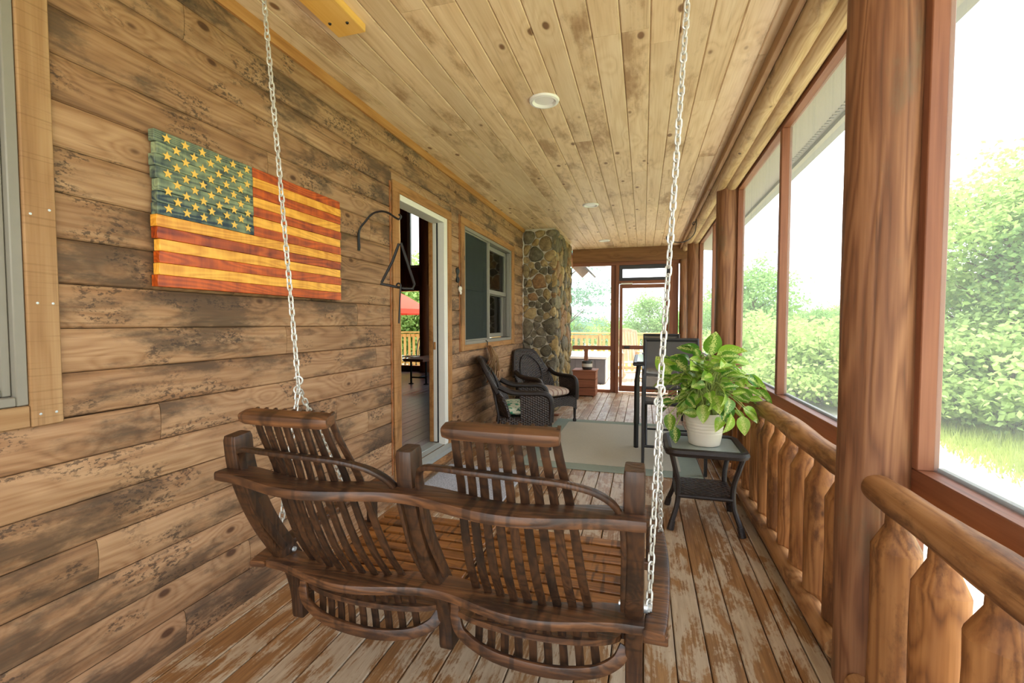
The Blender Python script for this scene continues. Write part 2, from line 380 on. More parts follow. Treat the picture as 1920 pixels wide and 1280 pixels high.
M['wicker'] = wicker()
M['wickertube'] = plain('dark_wicker_wrap', (36, 26, 22), 0.4, var=0.1, scale=220, bump=0.8)
def floral():
    t = NT('green_leaf_print'); v, _ = t.coords(False); n = t.noise(v, 11, 2, 0.4, 1.4); n2 = t.noise(v, 17, 1, 0.5, 1.0)
    col = t.mix(t.step(n, 0.5, 0.56), lin((212, 214, 186)), lin((64, 150, 112)))
    col = t.mix(t.step(n2, 0.6, 0.64), col, lin((38, 96, 74))); t.bsdf(col, 0.85); return t.m
M['floral'] = floral()
def stripes():
    t = NT('striped_print'); v, _ = t.coords(False); wv = t.n('ShaderNodeTexWave'); wv.inputs['Scale'].default_value = 4.2; wv.inputs['Distortion'].default_value = 2.2
    wv.inputs['Detail Scale'].default_value = 1.2; wv.bands_direction = 'Y'; t.l(v, wv.inputs['Vector'])
    rp = t.n('ShaderNodeValToRGB'); e = rp.color_ramp.elements; e[0].color = lin((146, 100, 84)) + (1,); e[1].color = lin((214, 196, 174)) + (1,)
    q = e.new(0.45); q.color = lin((222, 208, 190)) + (1,); q = e.new(0.75); q.color = lin((176, 140, 122)) + (1,)
    t.l(wv.outputs['Fac'], rp.inputs['Fac']); t.bsdf(rp.outputs['Color'], 0.85); return t.m
M['stripes'] = stripes()
def rug_mat(name, a, b):
    t = NT(name); v, _ = t.coords(False); n = t.noise(t.vmul(v, (220, 40, 1)), 1, 2); n3 = t.noise(t.vmul(v, (30, 220, 1)), 1, 2); n2 = t.noise(v, 2.5, 4)
    f = t.math('ADD', t.math('MULTIPLY', n, 0.4), t.math('ADD', t.math('MULTIPLY', n3, 0.4), t.math('MULTIPLY', n2, 0.2)))
    t.bsdf(t.mix(f, lin(a), lin(b)), 0.9, n, 0.001, 0.5, spec=0.1); return t.m
M['rug'] = rug_mat('rug_field', (168, 162, 144), (222, 216, 200))
M['rugb'] = rug_mat('rug_border', (124, 136, 122), (178, 186, 172))
def mat_speck():
    t = NT('speckled_grey_mat'); v, _ = t.coords(False); n = t.noise(v, 180, 2)
    t.bsdf(t.mix(t.step(n, 0.38, 0.5), lin((90, 92, 100)), lin((196, 198, 206))), 0.9, n, 0.002, 0.6); return t.m
M['mat'] = mat_speck()
def leaf_mat():
    t = NT('variegated_leaf'); v, rnd = t.coords(False); tc = v
    oi = t.n('ShaderNodeObjectInfo').outputs['Random']
    sp = t.n('ShaderNodeSeparateXYZ'); t.l(tc, sp.inputs[0])
    n = t.noise(t.vmul(v, (110, 150, 60)), 1.0, 3)
    mid = t.math('SUBTRACT', 1.0, t.math('MULTIPLY', t.math('ABSOLUTE', sp.outputs[1]), 36.0), clamp=True)
    f = t.math('MULTIPLY', t.math('MULTIPLY', t.step(t.math('ADD', t.math('MULTIPLY', n, 1.0), t.math('MULTIPLY', mid, 0.16)), 0.58, 0.66), t.math('MULTIPLY', mid, 1.6, clamp=True)), 0.75)
    base = t.mix(oi, lin((62, 116, 30)), lin((160, 198, 62)))
    col = t.mix(f, base, lin((224, 228, 140)))
    b = t.n('ShaderNodeBsdfPrincipled'); t.l(col, b.inputs['Base Color']); b.inputs['Roughness'].default_value = 0.35
    tl = t.n('ShaderNodeBsdfTranslucent'); t.l(col, tl.inputs[0]); mx = t.n('ShaderNodeMixShader'); mx.inputs[0].default_value = 0.3
    t.l(b.outputs[0], mx.inputs[1]); t.l(tl.outputs[0], mx.inputs[2]); t.l(mx.outputs[0], t.out.inputs['Surface']); return t.m
M['leaf'] = leaf_mat()
M['stem'] = plain('pale_green_stem', (150, 164, 84), 0.5, var=0.2)
M['soil'] = plain('dark_soil', (62, 46, 34), 0.95, var=0.5, scale=60, bump=0.8)
M['pot'] = plain('cream_ceramic', (228, 218, 200), 0.45, var=0.04)
def foliage(name, a, b):
    t = NT(name); v, _ = t.coords(False); n = t.noise(v, 1.6, 4, 0.6); n2 = t.noise(v, 23, 2)
    col = t.mix(t.math('ADD', t.math('MULTIPLY', n, 0.55), t.math('MULTIPLY', n2, 0.45)), lin(a), lin(b))
    d = t.n('ShaderNodeBsdfDiffuse'); t.l(col, d.inputs[0]); tl = t.n('ShaderNodeBsdfTranslucent'); t.l(col, tl.inputs[0])
    mx = t.n('ShaderNodeMixShader'); mx.inputs[0].default_value = 0.4
    t.l(d.outputs[0], mx.inputs[1]); t.l(tl.outputs[0], mx.inputs[2]); t.l(mx.outputs[0], t.out.inputs['Surface']); return t.m
M['fol1'] = foliage('pale_green_leaves', (124, 158, 84), (204, 222, 146))
M['fol2'] = foliage('mid_green_leaves', (104, 142, 84), (178, 206, 138))
M['fol3'] = foliage('blue_green_needles', (92, 130, 108), (150, 184, 154))
M['bark'] = plain('tree_bark', (104, 88, 72), 0.9, var=0.4, scale=12, bump=0.6)
def ground_mat():
    t = NT('lawn_and_gravel'); v, _ = t.coords(False); sp = t.n('ShaderNodeSeparateXYZ'); t.l(v, sp.inputs[0])
    n = t.noise(v, 0.9, 5, 0.6); n2 = t.noise(v, 14, 4)
    gr = t.mix(t.math('ADD', t.math('MULTIPLY', n, 0.5), t.math('MULTIPLY', n2, 0.5)), lin((116, 138, 66)), lin((190, 196, 118)))
    gv = t.mix(n2, lin((168, 162, 150)), lin((226, 222, 210)))
    e = t.math('ADD', sp.outputs[0], t.math('MULTIPLY', t.math('SUBTRACT', n, 0.5), 2.2))
    t.bsdf(t.mix(t.step(e, 4.4, 5.2), gv, gr), 0.95, n2, 0.02, 0.5, spec=0.1); return t.m
M['ground'] = ground_mat()
M['yellow_z'] = wood('yellow_deck_pine', (240, 206, 130), (228, 188, 108), (204, 158, 82), 2, ring=8, knots=0.0, vary=0.08)
M['yellow_x'] = wood('yellow_deck_pine_long', (240, 206, 130), (228, 188, 108), (204, 158, 82), 0, ring=8, knots=0.0, vary=0.08)
M['red'] = plain('red_canvas', (214, 66, 40), 0.8, var=0.08)
M['slate'] = plain('slate_grey_panel', (92, 92, 98), 0.6, var=0.08)
M['crate'] = wood('brown_crate_wood', (164, 104, 74), (136, 82, 58), (96, 56, 40), 0, ring=10, knots=0.0, vary=0.1)
M['glaze'] = plain('dark_glaze', (52, 48, 46), 0.3); M['glaze2'] = plain('cream_glaze', (206, 196, 182), 0.35, var=0.1)
M['rocker'] = wood('weathered_rocker', (222, 196, 160), (206, 174, 136), (176, 142, 106), 2, ring=8, knots=0.0, vary=0.05)
M['soffit'] = plain('grey_tan_soffit', (150, 140, 122), 0.7, var=0.08, scale=4)
M['roof'] = plain('roof_deck', (96, 86, 76), 0.9)
M['husk'] = plain('dried_husk', (196, 164, 120), 0.9, var=0.35, scale=20)
M['bone'] = plain('white_ceramic_hook', (226, 220, 206), 0.5)
def flagmat(name, a, b, seed):
    t = NT(name); v, rnd = t.coords(); n = t.noise(t.vmul(v, (1, 3.5, 0.6)), 6, 6, 0.65); f = t.noise(t.vmul(v, (60, 3, 60)), 1, 2)
    rg = t.math('ADD', t.math('MULTIPLY', t.math('SINE', t.math('MULTIPLY', t.noise(t.vmul(v, (1, 0.12, 1)), 8, 2), 110)), 0.5), 0.5)
    m = t.math('ADD', t.math('MULTIPLY', n, 0.6), t.math('ADD', t.math('MULTIPLY', f, 0.25), t.math('MULTIPLY', rg, 0.15)))
    m = t.math('ADD', m, t.math('MULTIPLY', t.math('SUBTRACT', rnd, 0.5), 0.22 if seed == 3 else 0.12))
    rp = t.n('ShaderNodeMapRange'); t.l(m, rp.inputs[0]); rp.inputs[1].default_value = 0.33; rp.inputs[2].default_value = 0.68
    t.bsdf(t.mix(rp.outputs[0], lin(a), lin(b)), 0.35, f, 0.001, 0.3, spec=0.5); return t.m
M['fred'] = flagmat('flag_red_stain', (112, 34, 8), (206, 92, 22), 1)
M['fgold'] = flagmat('flag_golden_pine', (204, 130, 34), (248, 184, 72), 2)
M['fblue'] = flagmat('flag_blue_wash', (16, 40, 58), (146, 158, 118), 3)
M['fstar'] = plain('flag_star_gold', (232, 186, 84), 0.45, var=0.15, scale=60)

# ================================================================== photo pixel -> place (distance always from a known plane)
FPX = 853.333
_fw = Vector((-math.sin(YAW) * math.cos(PIT), math.cos(YAW) * math.cos(PIT), -math.sin(PIT)))
_rt = Vector((math.cos(YAW), math.sin(YAW), 0)); _up = _rt.cross(_fw)
def ray(u, v): return _fw + _rt * ((u - 960) / FPX) + _up * ((640 - v) / FPX)
C0 = Vector((0, 0, 1.3))
def at_y(u, v, Y): r = ray(u, v); return C0 + r * (Y / r.y)
def at_x(u, v, X): r = ray(u, v); return C0 + r * (X / r.x)
def at_z(u, v, Z): r = ray(u, v); return C0 + r * ((Z - 1.3) / r.z)

# ================================================================== house shell
XL = -1.735          # face of the log wall
ZC = 2.69            # ceiling
Y0, Y1 = -1.3, 8.75  # porch ends
WT = 0.12            # wall thickness
DO = (3.015, 3.87, 0.19, 2.25)      # door opening y0,y1,z0,z1
W2 = (4.28, 5.98, 1.08, 2.28)      # window opening
W1 = (0.10, 0.885, 1.06, 2.46)
def wall_boxes(mb, x0, x1, y0, y1, z0, z1, holes):
    ys = sorted({y0, y1} | {h[0] for h in holes} | {h[1] for h in holes}); ys = [y for y in ys if y0 <= y <= y1]
    for a, b in zip(ys, ys[1:]):
        zz = z0
        for h in sorted([h for h in holes if h[0] <= a and h[1] >= b], key=lambda h: h[2]):
            if h[2] > zz: mb.box((x0, a, zz), (x1, b, h[2]))
            zz = h[3]
        if zz < z1: mb.box((x0, a, zz), (x1, b, z1))
    return mb
wl = struct(wall_boxes(MB(), XL - WT, XL - 0.045, Y0, Y1, -0.3, ZC + 0.06, [DO, W1, W2]).build('wall_left', M['dark']))
zed = [0.018 + 0.14063 * k for k in range(20)]
cut = [(-0.1, 0.962, 1.0, 3.0), (2.915, 3.96, 0.19, 2.33), (4.18, 6.12, 1.015, 2.36)]
joints = {0: [1.338, 4.9], 1: [1.65, 5.2], 2: [0.2, 4.6], 3: [1.047, 5.4], 4: [2.6], 5: [2.282, 4.8], 6: [1.264, 5.3], 7: [2.7, 4.05], 8: [1.9], 9: [2.5], 10: [1.6], 11: [2.3],
          12: [4.1], 13: [2.65], 14: [1.8], 15: [2.45], 16: [2.461, 5.2], 17: [1.4, 4.083], 18: [0.9, 3.1, 5.6]}
def plank_section(h):
    d = 0.022
    if h < 0.06: return [(-0.045, 0.001), (-0.006, 0.001), (-0.003, 0.006), (-0.003, h - 0.006), (-0.006, h - 0.001), (-0.045, h - 0.001)]
    return [(-0.045, 0.001), (-0.014, 0.001), (-0.0075, 0.006), (-0.003, 0.028), (0.0, h * 0.5), (-0.002, h - 0.032), (-0.006, h - 0.008), (-0.013, h - 0.001), (-0.045, h - 0.001)]
for k in range(19):
    ys = sorted({Y0, 6.70} | {c for q in cut for c in q[:2] if Y0 < c < 6.7 and q[2] < zed[k + 1] - 0.012 and q[3] > zed[k] + 0.012} | set(joints.get(k, [])))
    for a, b in zip(ys, ys[1:]):
        z0, z1 = zed[k], zed[k + 1]; m = (a + b) / 2; ok = True
        for q in cut:
            if q[0] <= m <= q[1]:
                if q[2] <= z0 + 0.012 and q[3] >= z1 - 0.012: ok = False
                elif q[2] <= z0 < q[3] < z1: z0 = q[3]
                elif z0 < q[2] < z1 <= q[3]: z1 = q[2]
        if not ok or b - a < 0.02: continue
        mb = MB().prism([(x, z) for x, z in plank_section(z1 - z0)], 1, 0.0012, b - a - 0.0012)
        mb.build('siding_plank', M['siding'], wl, (XL, a, z0))
MB().prism([(XL - 0.045, 0), (XL, 0), (XL, 0.012), (XL - 0.01, 0.020), (XL - 0.045, 0.020)], 1, Y0, 6.6).build('base_strip', M['siding'], wl)
# scalloped caulk beside the door and window trims, on each course end
def scallop(y, za, zb, s):
    pts = []; n = int((zb - za) / 0.02)
    for i in range(n + 1):
        z = za + (zb - za) * i / n; ph = ((z - 0.018) / 0.14063) % 1.0
        pts.append((XL - 0.002, y - s * (0.004 + 0.016 * abs(math.sin(PI * ph)) ** 0.6), z))
    MB().tube(pts, 0.009, 6).build('caulk_bead', M['sidingend'], wl)
scallop(2.910, 0.2, 2.31, 1); scallop(4.175, 1.02, 2.36, 1)
# wooden trims on the wall
def board(name, a, b, mat, parent, ch=0.003):
    c = [(p + q) / 2 for p, q in zip(a, b)]; h = [abs(q - p) / 2 for p, q in zip(a, b)]
    return MB().box([-x for x in h], h, min(ch, min(h) * 0.6)).build(name, mat, parent, c)
t1 = struct(empty('trim_1'))
board('casing_board', (XL - 0.04, 0.885, 0.995), (XL + 0.012, 0.962, 2.66), M['pine'], t1)
board('casing_board', (XL - 0.04, 0.02, 0.995), (XL + 0.008, 0.884, 1.058), M['pine_y'], t1)
for y, z in ((0.905, 1.03), (0.943, 1.03), (0.908, 1.36), (0.945, 1.36), (0.90, 1.62), (0.945, 1.64)):
    MB().lathe([(0.0, 0.002), (0.0035, 0.0015), (0.004, 0)], 8).build('nail_head', M['bolt'], t1, (XL + 0.012, y, z), (0, PI / 2, 0))
t2 = struct(empty('trim_2'))
board('casing_board', (XL - 0.04, 2.92, 0.03), (XL + 0.010, 3.015, 2.25), M['pined'], t2)
board('casing_board', (XL - 0.04, 3.87, 0.03), (XL + 0.010, 3.955, 2.25), M['pined'], t2)
board('casing_board', (XL - 0.04, 2.92, 2.251), (XL + 0.010, 3.955, 2.328), M['pined_y'], t2)
t3 = struct(empty('trim_3'))
board('casing_board', (XL - 0.04, 4.185, 1.02), (XL + 0.010, 4.28, 2.28), M['pined'], t3)
board('casing_board', (XL - 0.04, 5.98, 1.02), (XL + 0.010, 6.11, 2.28), M['pined'], t3)
board('casing_board', (XL - 0.04, 4.185, 2.281), (XL + 0.010, 6.11, 2.355), M['pined_y'], t3)
board('casing_board', (XL - 0.04, 4.281, 1.02), (XL + 0.006, 5.979, 1.08), M['pined_y'], t3)
t4 = struct(MB().prism([(XL - 0.03, ZC - 0.045), (XL + 0.012, ZC - 0.045), (XL + 0.03, ZC - 0.01), (XL + 0.03, ZC + 0.005), (XL - 0.03, ZC + 0.005)], 1, Y0, 6.62).build('trim_4', M['orange_y']))
# ---------------- ceiling
ce = struct(MB().box((XL - WT, Y0, ZC + 0.022), (0.66, Y1 + 0.15, ZC + 0.06)).build('ceiling', M['dark']))
cx = [-1.735] + [-0.119 + 0.1355 * k for k in range(-11, 6)] + [0.625]
cx = sorted(set(round(x, 4) for x in cx)); cx = [x for i, x in enumerate(cx) if i == 0 or x - cx[i - 1] > 0.03]
cj = {-1.0: [1.88, 4.3, 6.9], -1.5: [3.157, 5.6], -0.45: [3.558, 6.2], -0.22: [2.30, 5.0], -0.06: [2.297, 4.4, 7.2]}
rj = random.Random(5); last = None
for i, (a, b) in enumerate(zip(cx, cx[1:])):
    m = (a + b) / 2; js = None
    for kx, v in cj.items():
        if abs(kx - m) < 0.075: js = v
    if js is None: js = [rj.uniform(0.2, 1.6), rj.uniform(2.4, 4.6), rj.uniform(5.2, 7.8)] if i % 3 else last or [3.12, 5.9]
    last = js if i % 2 else None
    ys = [Y0] + sorted(js) + [Y1]
    w_ = b - a - 0.0015
    for p, q in zip(ys, ys[1:]):
        MB().prism([(0, 0.022), (0, 0.006), (0.006, 0), (w_ - 0.004, 0), (w_, 0.004), (w_, 0.022)][::-1], 1, 0, q - p - 0.0015).build('ceiling_board', M['ceil'], ce, (a, p, ZC))
# ---------------- floor
fl = struct(MB().box((XL - 0.05, Y0, -0.12), (0.98, Y1 + 0.12, -0.032)).build('floor', M['dark']))
fx = [0.6325, 0.572, 0.508] + [0.504 - 0.1225 * k for k in range(1, 19)]
fx = [x for x in fx if x > XL] + [XL - 0.03]; fx = sorted(fx)
fx += [0.70, 0.82, 0.96]
rf = random.Random(21)
for i, (a, b) in enumerate(zip(fx, fx[1:])):
    js = [rf.uniform(-0.6, 0.9), rf.uniform(3.35, 3.9), rf.uniform(5.6, 7.4)]
    if a < 0.2 < b: js[0] = 1.72
    ys = [Y0] + js + [Y1 - 0.02]
    w_ = b - a - 0.005
    for k, (p, q) in enumerate(zip(ys, ys[1:])):
        MB().prism([(0, -0.032), (w_, -0.032), (w_, -0.004), (w_ - 0.004, 0), (0.004, 0), (0, -0.004)], 1, 0, q - p - 0.003).build('floor_board', M['floor'], fl, (a + 0.0025, p, 0))
# ---------------- windows in the log wall
def frame_ring(name, x0, x1, y0, y1, z0, z1, w_, mat, par, parts=('jamb', 'jamb', 'head', 'sill')):
    board(name + '_' + parts[0], (x0, y0, z0), (x1, y0 + w_, z1), mat, par)
    board(name + '_' + parts[1], (x0, y1 - w_, z0), (x1, y1, z1), mat, par)
    board(name + '_' + parts[2], (x0, y0 + w_, z1 - w_), (x1, y1 - w_, z1), mat, par)
    board(name + '_' + parts[3], (x0, y0 + w_, z0), (x1, y1 - w_, z0 + w_), mat, par)
def pane(name, x, y0, y1, z0, z1, mat, par, th=0.004):
    return MB().box((x - th / 2, y0, z0), (x + th / 2, y1, z1)).build(name, mat, par)
w1 = struct(empty('window_1'))
frame_ring('outer_frame', XL - 0.10, XL + 0.004, 0.10, 0.884, 1.06, 2.46, 0.028, M['grey'], w1)
frame_ring('sash_frame', XL - 0.07, XL - 0.014, 0.129, 0.855, 1.089, 2.43, 0.022, M['grey'], w1)
pane('screen_pane', XL - 0.03, 0.151, 0.833, 1.112, 2.41, M['dscreen'], w1); pane('glass_pane', XL - 0.065, 0.151, 0.833, 1.112, 2.41, M['glass'], w1)
w2 = struct(empty('window_2'))
frame_ring('outer_frame', XL - 0.14, XL + 0.002, W2[0], W2[1], W2[2], W2[3], 0.035, M['grey'], w2)
board('mullion', (XL - 0.13, 5.045, 1.115), (XL - 0.004, 5.085, 2.245), M['grey'], w2)
frame_ring('screen_frame', XL - 0.035, XL - 0.012, 4.316, 5.044, 1.116, 2.244, 0.016, M['grey'], w2)
pane('screen_pane', XL - 0.024, 4.332, 5.028, 1.132, 2.228, M['dscreen'], w2)
board('meeting_rail', (XL - 0.09, 4.34, 1.66), (XL - 0.05, 5.03, 1.70), M['grey'], w2)
pane('glass_pane', XL - 0.08, 4.316, 5.044, 1.116, 2.244, M['glass'], w2)
frame_ring('sash_frame', XL - 0.10, XL - 0.06, 5.095, 5.935, 1.66, 2.235, 0.05, M['grey'], w2)
frame_ring('sash_frame', XL - 0.135, XL - 0.10, 5.095, 5.935, 1.125, 1.70, 0.05, M['grey'], w2)
pane('glass_pane', XL - 0.08, 5.145, 5.885, 1.71, 2.185, M['glass'], w2); pane('glass_pane', XL - 0.118, 5.145, 5.885, 1.175, 1.65, M['glass'], w2)
for yy in (5.89, 5.92): board('track', (XL - 0.05, yy + 0.02, 1.12), (XL - 0.01, yy + 0.03, 2.24), M['grey'], w2)
# ---------------- doorway
d1 = struct(empty('door_1'))
board('white_jamb', (XL - 0.062, 3.80, 0.19), (XL + 0.004, 3.869, 2.25), M['cream'], d1)
board('white_jamb', (XL - WT, 3.016, 0.19), (XL - 0.04, 3.03, 2.25), M['cream'], d1)
board('white_head', (XL - WT, 3.03, 2.205), (XL + 0.004, 3.80, 2.25), M['cream'], d1)
board('stop_strip', (XL - 0.076, 3.80, 0.21), (XL - 0.062, 3.869, 2.205), M['blackmetal'], d1)
board('inner_jamb', (XL - 0.112, 3.798, 0.21), (XL - 0.077, 3.869, 2.205), M['cream'], d1)
board('inner_casing', (XL - 0.150, 3.79, 0.21), (XL - 0.113, 3.87, 2.26), M['orange_y'], d1)
board('strike_plate', (XL - 0.105, 3.790, 1.06), (XL - 0.085, 3.799, 1.13), M['orange_y'], d1)
board('threshold', (XL - WT - 0.04, 3.03, 0.15), (XL - 0.06, 3.80, 0.205), M['alu'], d1)
MB().prism([(XL - 0.06, 0.13), (XL + 0.055, 0.13), (XL + 0.055, 0.168), (XL + 0.04, 0.176), (XL - 0.06, 0.20)], 1, 3.0, 3.90).build('door_sill', M['alu'], d1)
MB().tube([(XL + 0.01, 2.86, 0.08), (XL + 0.01, 3.95, 0.08)], 0.05, 12).build('sill_log', M['rail'], d1)
# ---------------- room behind the doorway
XI = XL - WT; ZI = 0.2; YB = 9.45; XB = -6.6
fi = struct(MB().box((XB, 1.2, -0.3), (XI + 0.001, YB, ZI - 0.02)).build('floor_indoor', M['dark']))
nb = 36; wb = (XI - XB) / nb
for i in range(nb): MB().box((0, 0, -0.02), (wb - 0.003, YB - 1.2, 0), 0.0015).build('floor_board', M['ifloor'], fi, (XB + i * wb, 1.2, ZI))
def ysolid(name, mat, rects, Yw, th, z1, x0, x1):
    """wall in the XZ plane with holes"""
    mb = MB(); xs = sorted({x0, x1} | {r[0] for r in rects} | {r[1] for r in rects})
    for a, b in zip(xs, xs[1:]):
        zz = -0.3
        for r in sorted([r for r in rects if r[0] <= a and r[1] >= b], key=lambda r: r[2]):
            mb.box((a, Yw, zz), (b, Yw + th, r[2])); zz = r[3]
        mb.box((a, Yw, zz), (b, Yw + th, z1))
    return struct(mb.build(name, mat))
pa, pb = at_y(740, 690, YB), at_y(790, 690, YB); pu, pv = at_y(766, 500, YB), at_y(788, 372, YB)
holes = [(pa.x, pb.x, 0.32, at_y(780, 545, YB).z), (pu.x, pv.x, pu.z, pv.z + 0.3), (-3.8, -2.5, 0.9, 2.4)]
ysolid('wall_indoor_back', M['iwall'], holes, YB, 0.15, 5.2, XB, XI)
ww = struct(empty('window_3'))
board('window_stile', (pu.x - 0.02, YB - 0.02, pu.z), (pu.x + 0.06, YB + 0.03, pv.z + 0.3), M['cream'], ww)
board('window_rail', (pu.x, YB - 0.02, pu.z - 0.03), (pv.x, YB + 0.03, pu.z + 0.03), M['cream'], ww)
MB().box((pu.x, YB + 0.05, pu.z), (pv.x, YB + 0.056, pv.z + 0.3)).build('glass_pane', M['glass'], ww)
MB().box((pa.x, YB + 0.05, 0.32), (pb.x, YB + 0.056, holes[0][3])).build('glass_pane', M['glass'], ww)
MB().box((-3.8, YB + 0.05, 0.9), (-2.5, YB + 0.056, 2.4)).build('glass_pane', M['glass'], ww)
board('indoor_beam', (XB, YB - 0.18, at_y(780, 540, YB).z + 0.05), (XI, YB - 0.001, at_y(780, 505, YB).z), M['iwall'], ww)
MB().tube([(pb.x + 0.16, YB - 0.12, ZI), (pb.x + 0.16, YB - 0.12, 5.0)], 0.12, 14).build('indoor_post', M['iwall'], ww)
struct(MB().box((XB - 0.15, 1.05, -0.3), (XB, YB + 0.15, 5.2)).build('wall_indoor_left', M['iwall']))
struct(MB().box((XB, 1.05, -0.3), (XI, 1.2, 5.2)).build('wall_indoor_front', M['iwall']))
struct(MB().box((XI - 0.0, 1.05, ZC + 0.07), (XL - 0.05, YB + 0.15, 5.2)).build('wall_indoor_right', M['iwall']))
struct(MB().box((XB - 0.15, 1.05, 5.2), (XL + 0.05, YB + 0.15, 5.4)).build('ceiling_indoor', M['iceil']))
# ---------------- roof and eave over the porch
rfm = MB(); rfm.prism([(XL - 0.2, ZC + 0.07), (0.66, ZC + 0.07), (1.18, ZC + 0.035), (1.18, ZC + 0.14), (XL - 0.2, ZC + 0.9)], 1, Y0 - 0.4, Y1 + 0.35)
rf_ = struct(rfm.build('roof', M['roof']))
eav = struct(empty('trim_5'))
MB().prism([(0.93, ZC - 0.03), (1.20, ZC - 0.055), (1.20, ZC + 0.03), (0.93, ZC + 0.045)], 1, Y0 - 0.4, Y1 + 0.35).build('soffit_board', M['soffit'], eav)
MB().prism([(1.20, ZC - 0.085), (1.235, ZC - 0.085), (1.235, ZC + 0.08), (1.20, ZC + 0.08)], 1, Y0 - 0.4, Y1 + 0.35).build('fascia_board', M['soffit'], eav)
MB().prism([(1.236, ZC - 0.05), (1.25, ZC - 0.06), (1.32, ZC - 0.06), (1.335, ZC + 0.03), (1.325, ZC + 0.03), (1.31, ZC - 0.045), (1.25, ZC - 0.045), (1.236, ZC + 0.03)], 1, Y0 - 0.4, Y1 + 0.35).build('gutter', M['grey'], eav)
vm = MB().box((-0.012, -0.006, -0.004), (0.012, 0.006, 0.004)).mesh('soffit_vent'); vm.materials.append(M['grey'])
for i in range(110): mobj('soffit_vent', vm, eav, (1.165, -0.3 + i * 0.045, ZC - 0.055))
# ---------------- eave beam on the porch side
bm_ = struct(empty('trim_6'))
MB().box((0, Y0, 0), (0.035, Y1, 0.06), 0.004).build('cover_strip', M['pine_y'], bm_, (0.60, 0, ZC - 0.06))
def logsec(cx_, cz, rx, rz, n=18): return [(cx_ + rx * math.cos(2 * PI * i / n), cz + rz * math.sin(2 * PI * i / n)) for i in range(n)]
MB().prism(logsec(0, 0, 0.062, 0.062), 1, Y0, Y1, True).build('beam_log', M['beamlog'], bm_, (0.70, 0, ZC - 0.055))
MB().prism(logsec(0, 0, 0.058, 0.055), 1, Y0, Y1, True).build('beam_log', M['beamlog'], bm_, (0.792, 0, ZC - 0.075))
MB().box((0.63, Y0, ZC - 0.02), (0.98, Y1, ZC + 0.07)).build('beam_cap', M['frame_y'], bm_)

# ================================================================== right side: posts, railings, screens
XP = 0.78; XF0, XF1 = 0.845, 0.905     # post line, screen frame faces
PY = [-1.15, 1.86, 4.87, 7.90]
def logmesh(r, z0, z1, seed, n=28, m=14, wob=0.006, taper=0.0):
    rr = random.Random(seed); ph = [rr.uniform(0, 6.28) for _ in range(6)]
    mb = MB(); V = []; F = []
    for j in range(m + 1):
        z = z0 + (z1 - z0) * j / m
        for i in range(n):
            a = 2 * PI * i / n
            q = r * (1 - taper * j / m) + wob * (math.sin(3 * a + ph[0] + z * 2) + 0.7 * math.sin(5 * a + ph[1] - z * 3.1) + 0.6 * math.sin(z * 7 + ph[2] + a))
            V.append((q * math.cos(a), q * math.sin(a), z))
    for j in range(m):
        for i in range(n):
            k = (i + 1) % n; F.append((j * n + i, j * n + k, j * n + n + k, j * n + n + i))
    mb.add(V, F, True); mb.add(V, [tuple(range(n - 1, -1, -1)), tuple(range(m * n, m * n + n))]); return mb
plabel = {1.86: 'thick round log post with reddish-brown stain between the two railing sections', 4.87: 'round brown log post behind the leafy potted plant',
          7.90: 'round brown log post furthest along the porch, beside the dining chairs', -1.15: 'round log post at the start of the porch railing'}
for i, y in enumerate(PY):
    t = thing('log_post', plabel[y], 'post', (XP, y, 0), 0, 'round log posts of the porch')
    logmesh(0.108, 0.0, ZC - 0.10, 40 + i, wob=0.0035).build('post_shaft', M['post'], t)
# log railings
def rail_tube(y0, y1, r, z, seed, x=0.0):
    rr = random.Random(seed); pts = []; rs = []; m = 22
    for j in range(m + 1):
        y = y0 + (y1 - y0) * j / m
        pts.append((x + 0.004 * math.sin(j * 0.8 + seed), y, z + 0.004 * math.sin(j * 0.6 + seed * 2))); rs.append(r * (1 + 0.05 * math.sin(j * 1.1 + seed) + rr.uniform(-0.03, 0.03)))
    rs[0] *= 0.86; rs[-1] *= 0.86
    return MB().tube(pts, rs, 18)
rlab = ['log railing with cone-topped balusters beside the near porch opening', 'log railing running past the plant stand between two round posts', 'log railing beside the tall dining chairs at the porch end']
def bal_mesh(seed, r=0.0615):
    rr = random.Random(seed); ph = [rr.uniform(0, 6.28) for _ in range(4)]; n = 18; mb = MB()
    def ring(q, z, wob=1.0): return [((q + wob * 0.0026 * (math.sin(2 * a + ph[0] + z * 4) + math.sin(5 * a + ph[1] - z * 9))) * math.cos(a), (q + wob * 0.0026 * (math.sin(2 * a + ph[0] + z * 4) + math.sin(5 * a + ph[1] - z * 9))) * math.sin(a), z) for a in [2 * PI * i / n for i in range(n)]]
    def skin(rings, smooth=True):
        V = [p for q in rings for p in q]
        mb.add(V, [(k * n + i, k * n + (i + 1) % n, k * n + n + (i + 1) % n, k * n + n + i) for k in range(len(rings) - 1) for i in range(n)], smooth)
    zt = 0.602
    skin([ring(0.030, 0.05, 0.3), ring(r, 0.125)]); skin([ring(r, z) for z in (0.125, 0.22, 0.33, 0.44, 0.53, zt)])
    skin([ring(r, zt), ring(0.031, 0.672, 0.2)]); skin([ring(0.031, 0.672, 0.2), ring(0.029, 0.72, 0.2)])
    me = mb.mesh('baluster'); me.materials.append(M['balus']); return me
bals = [bal_mesh(60 + i) for i in range(5)]
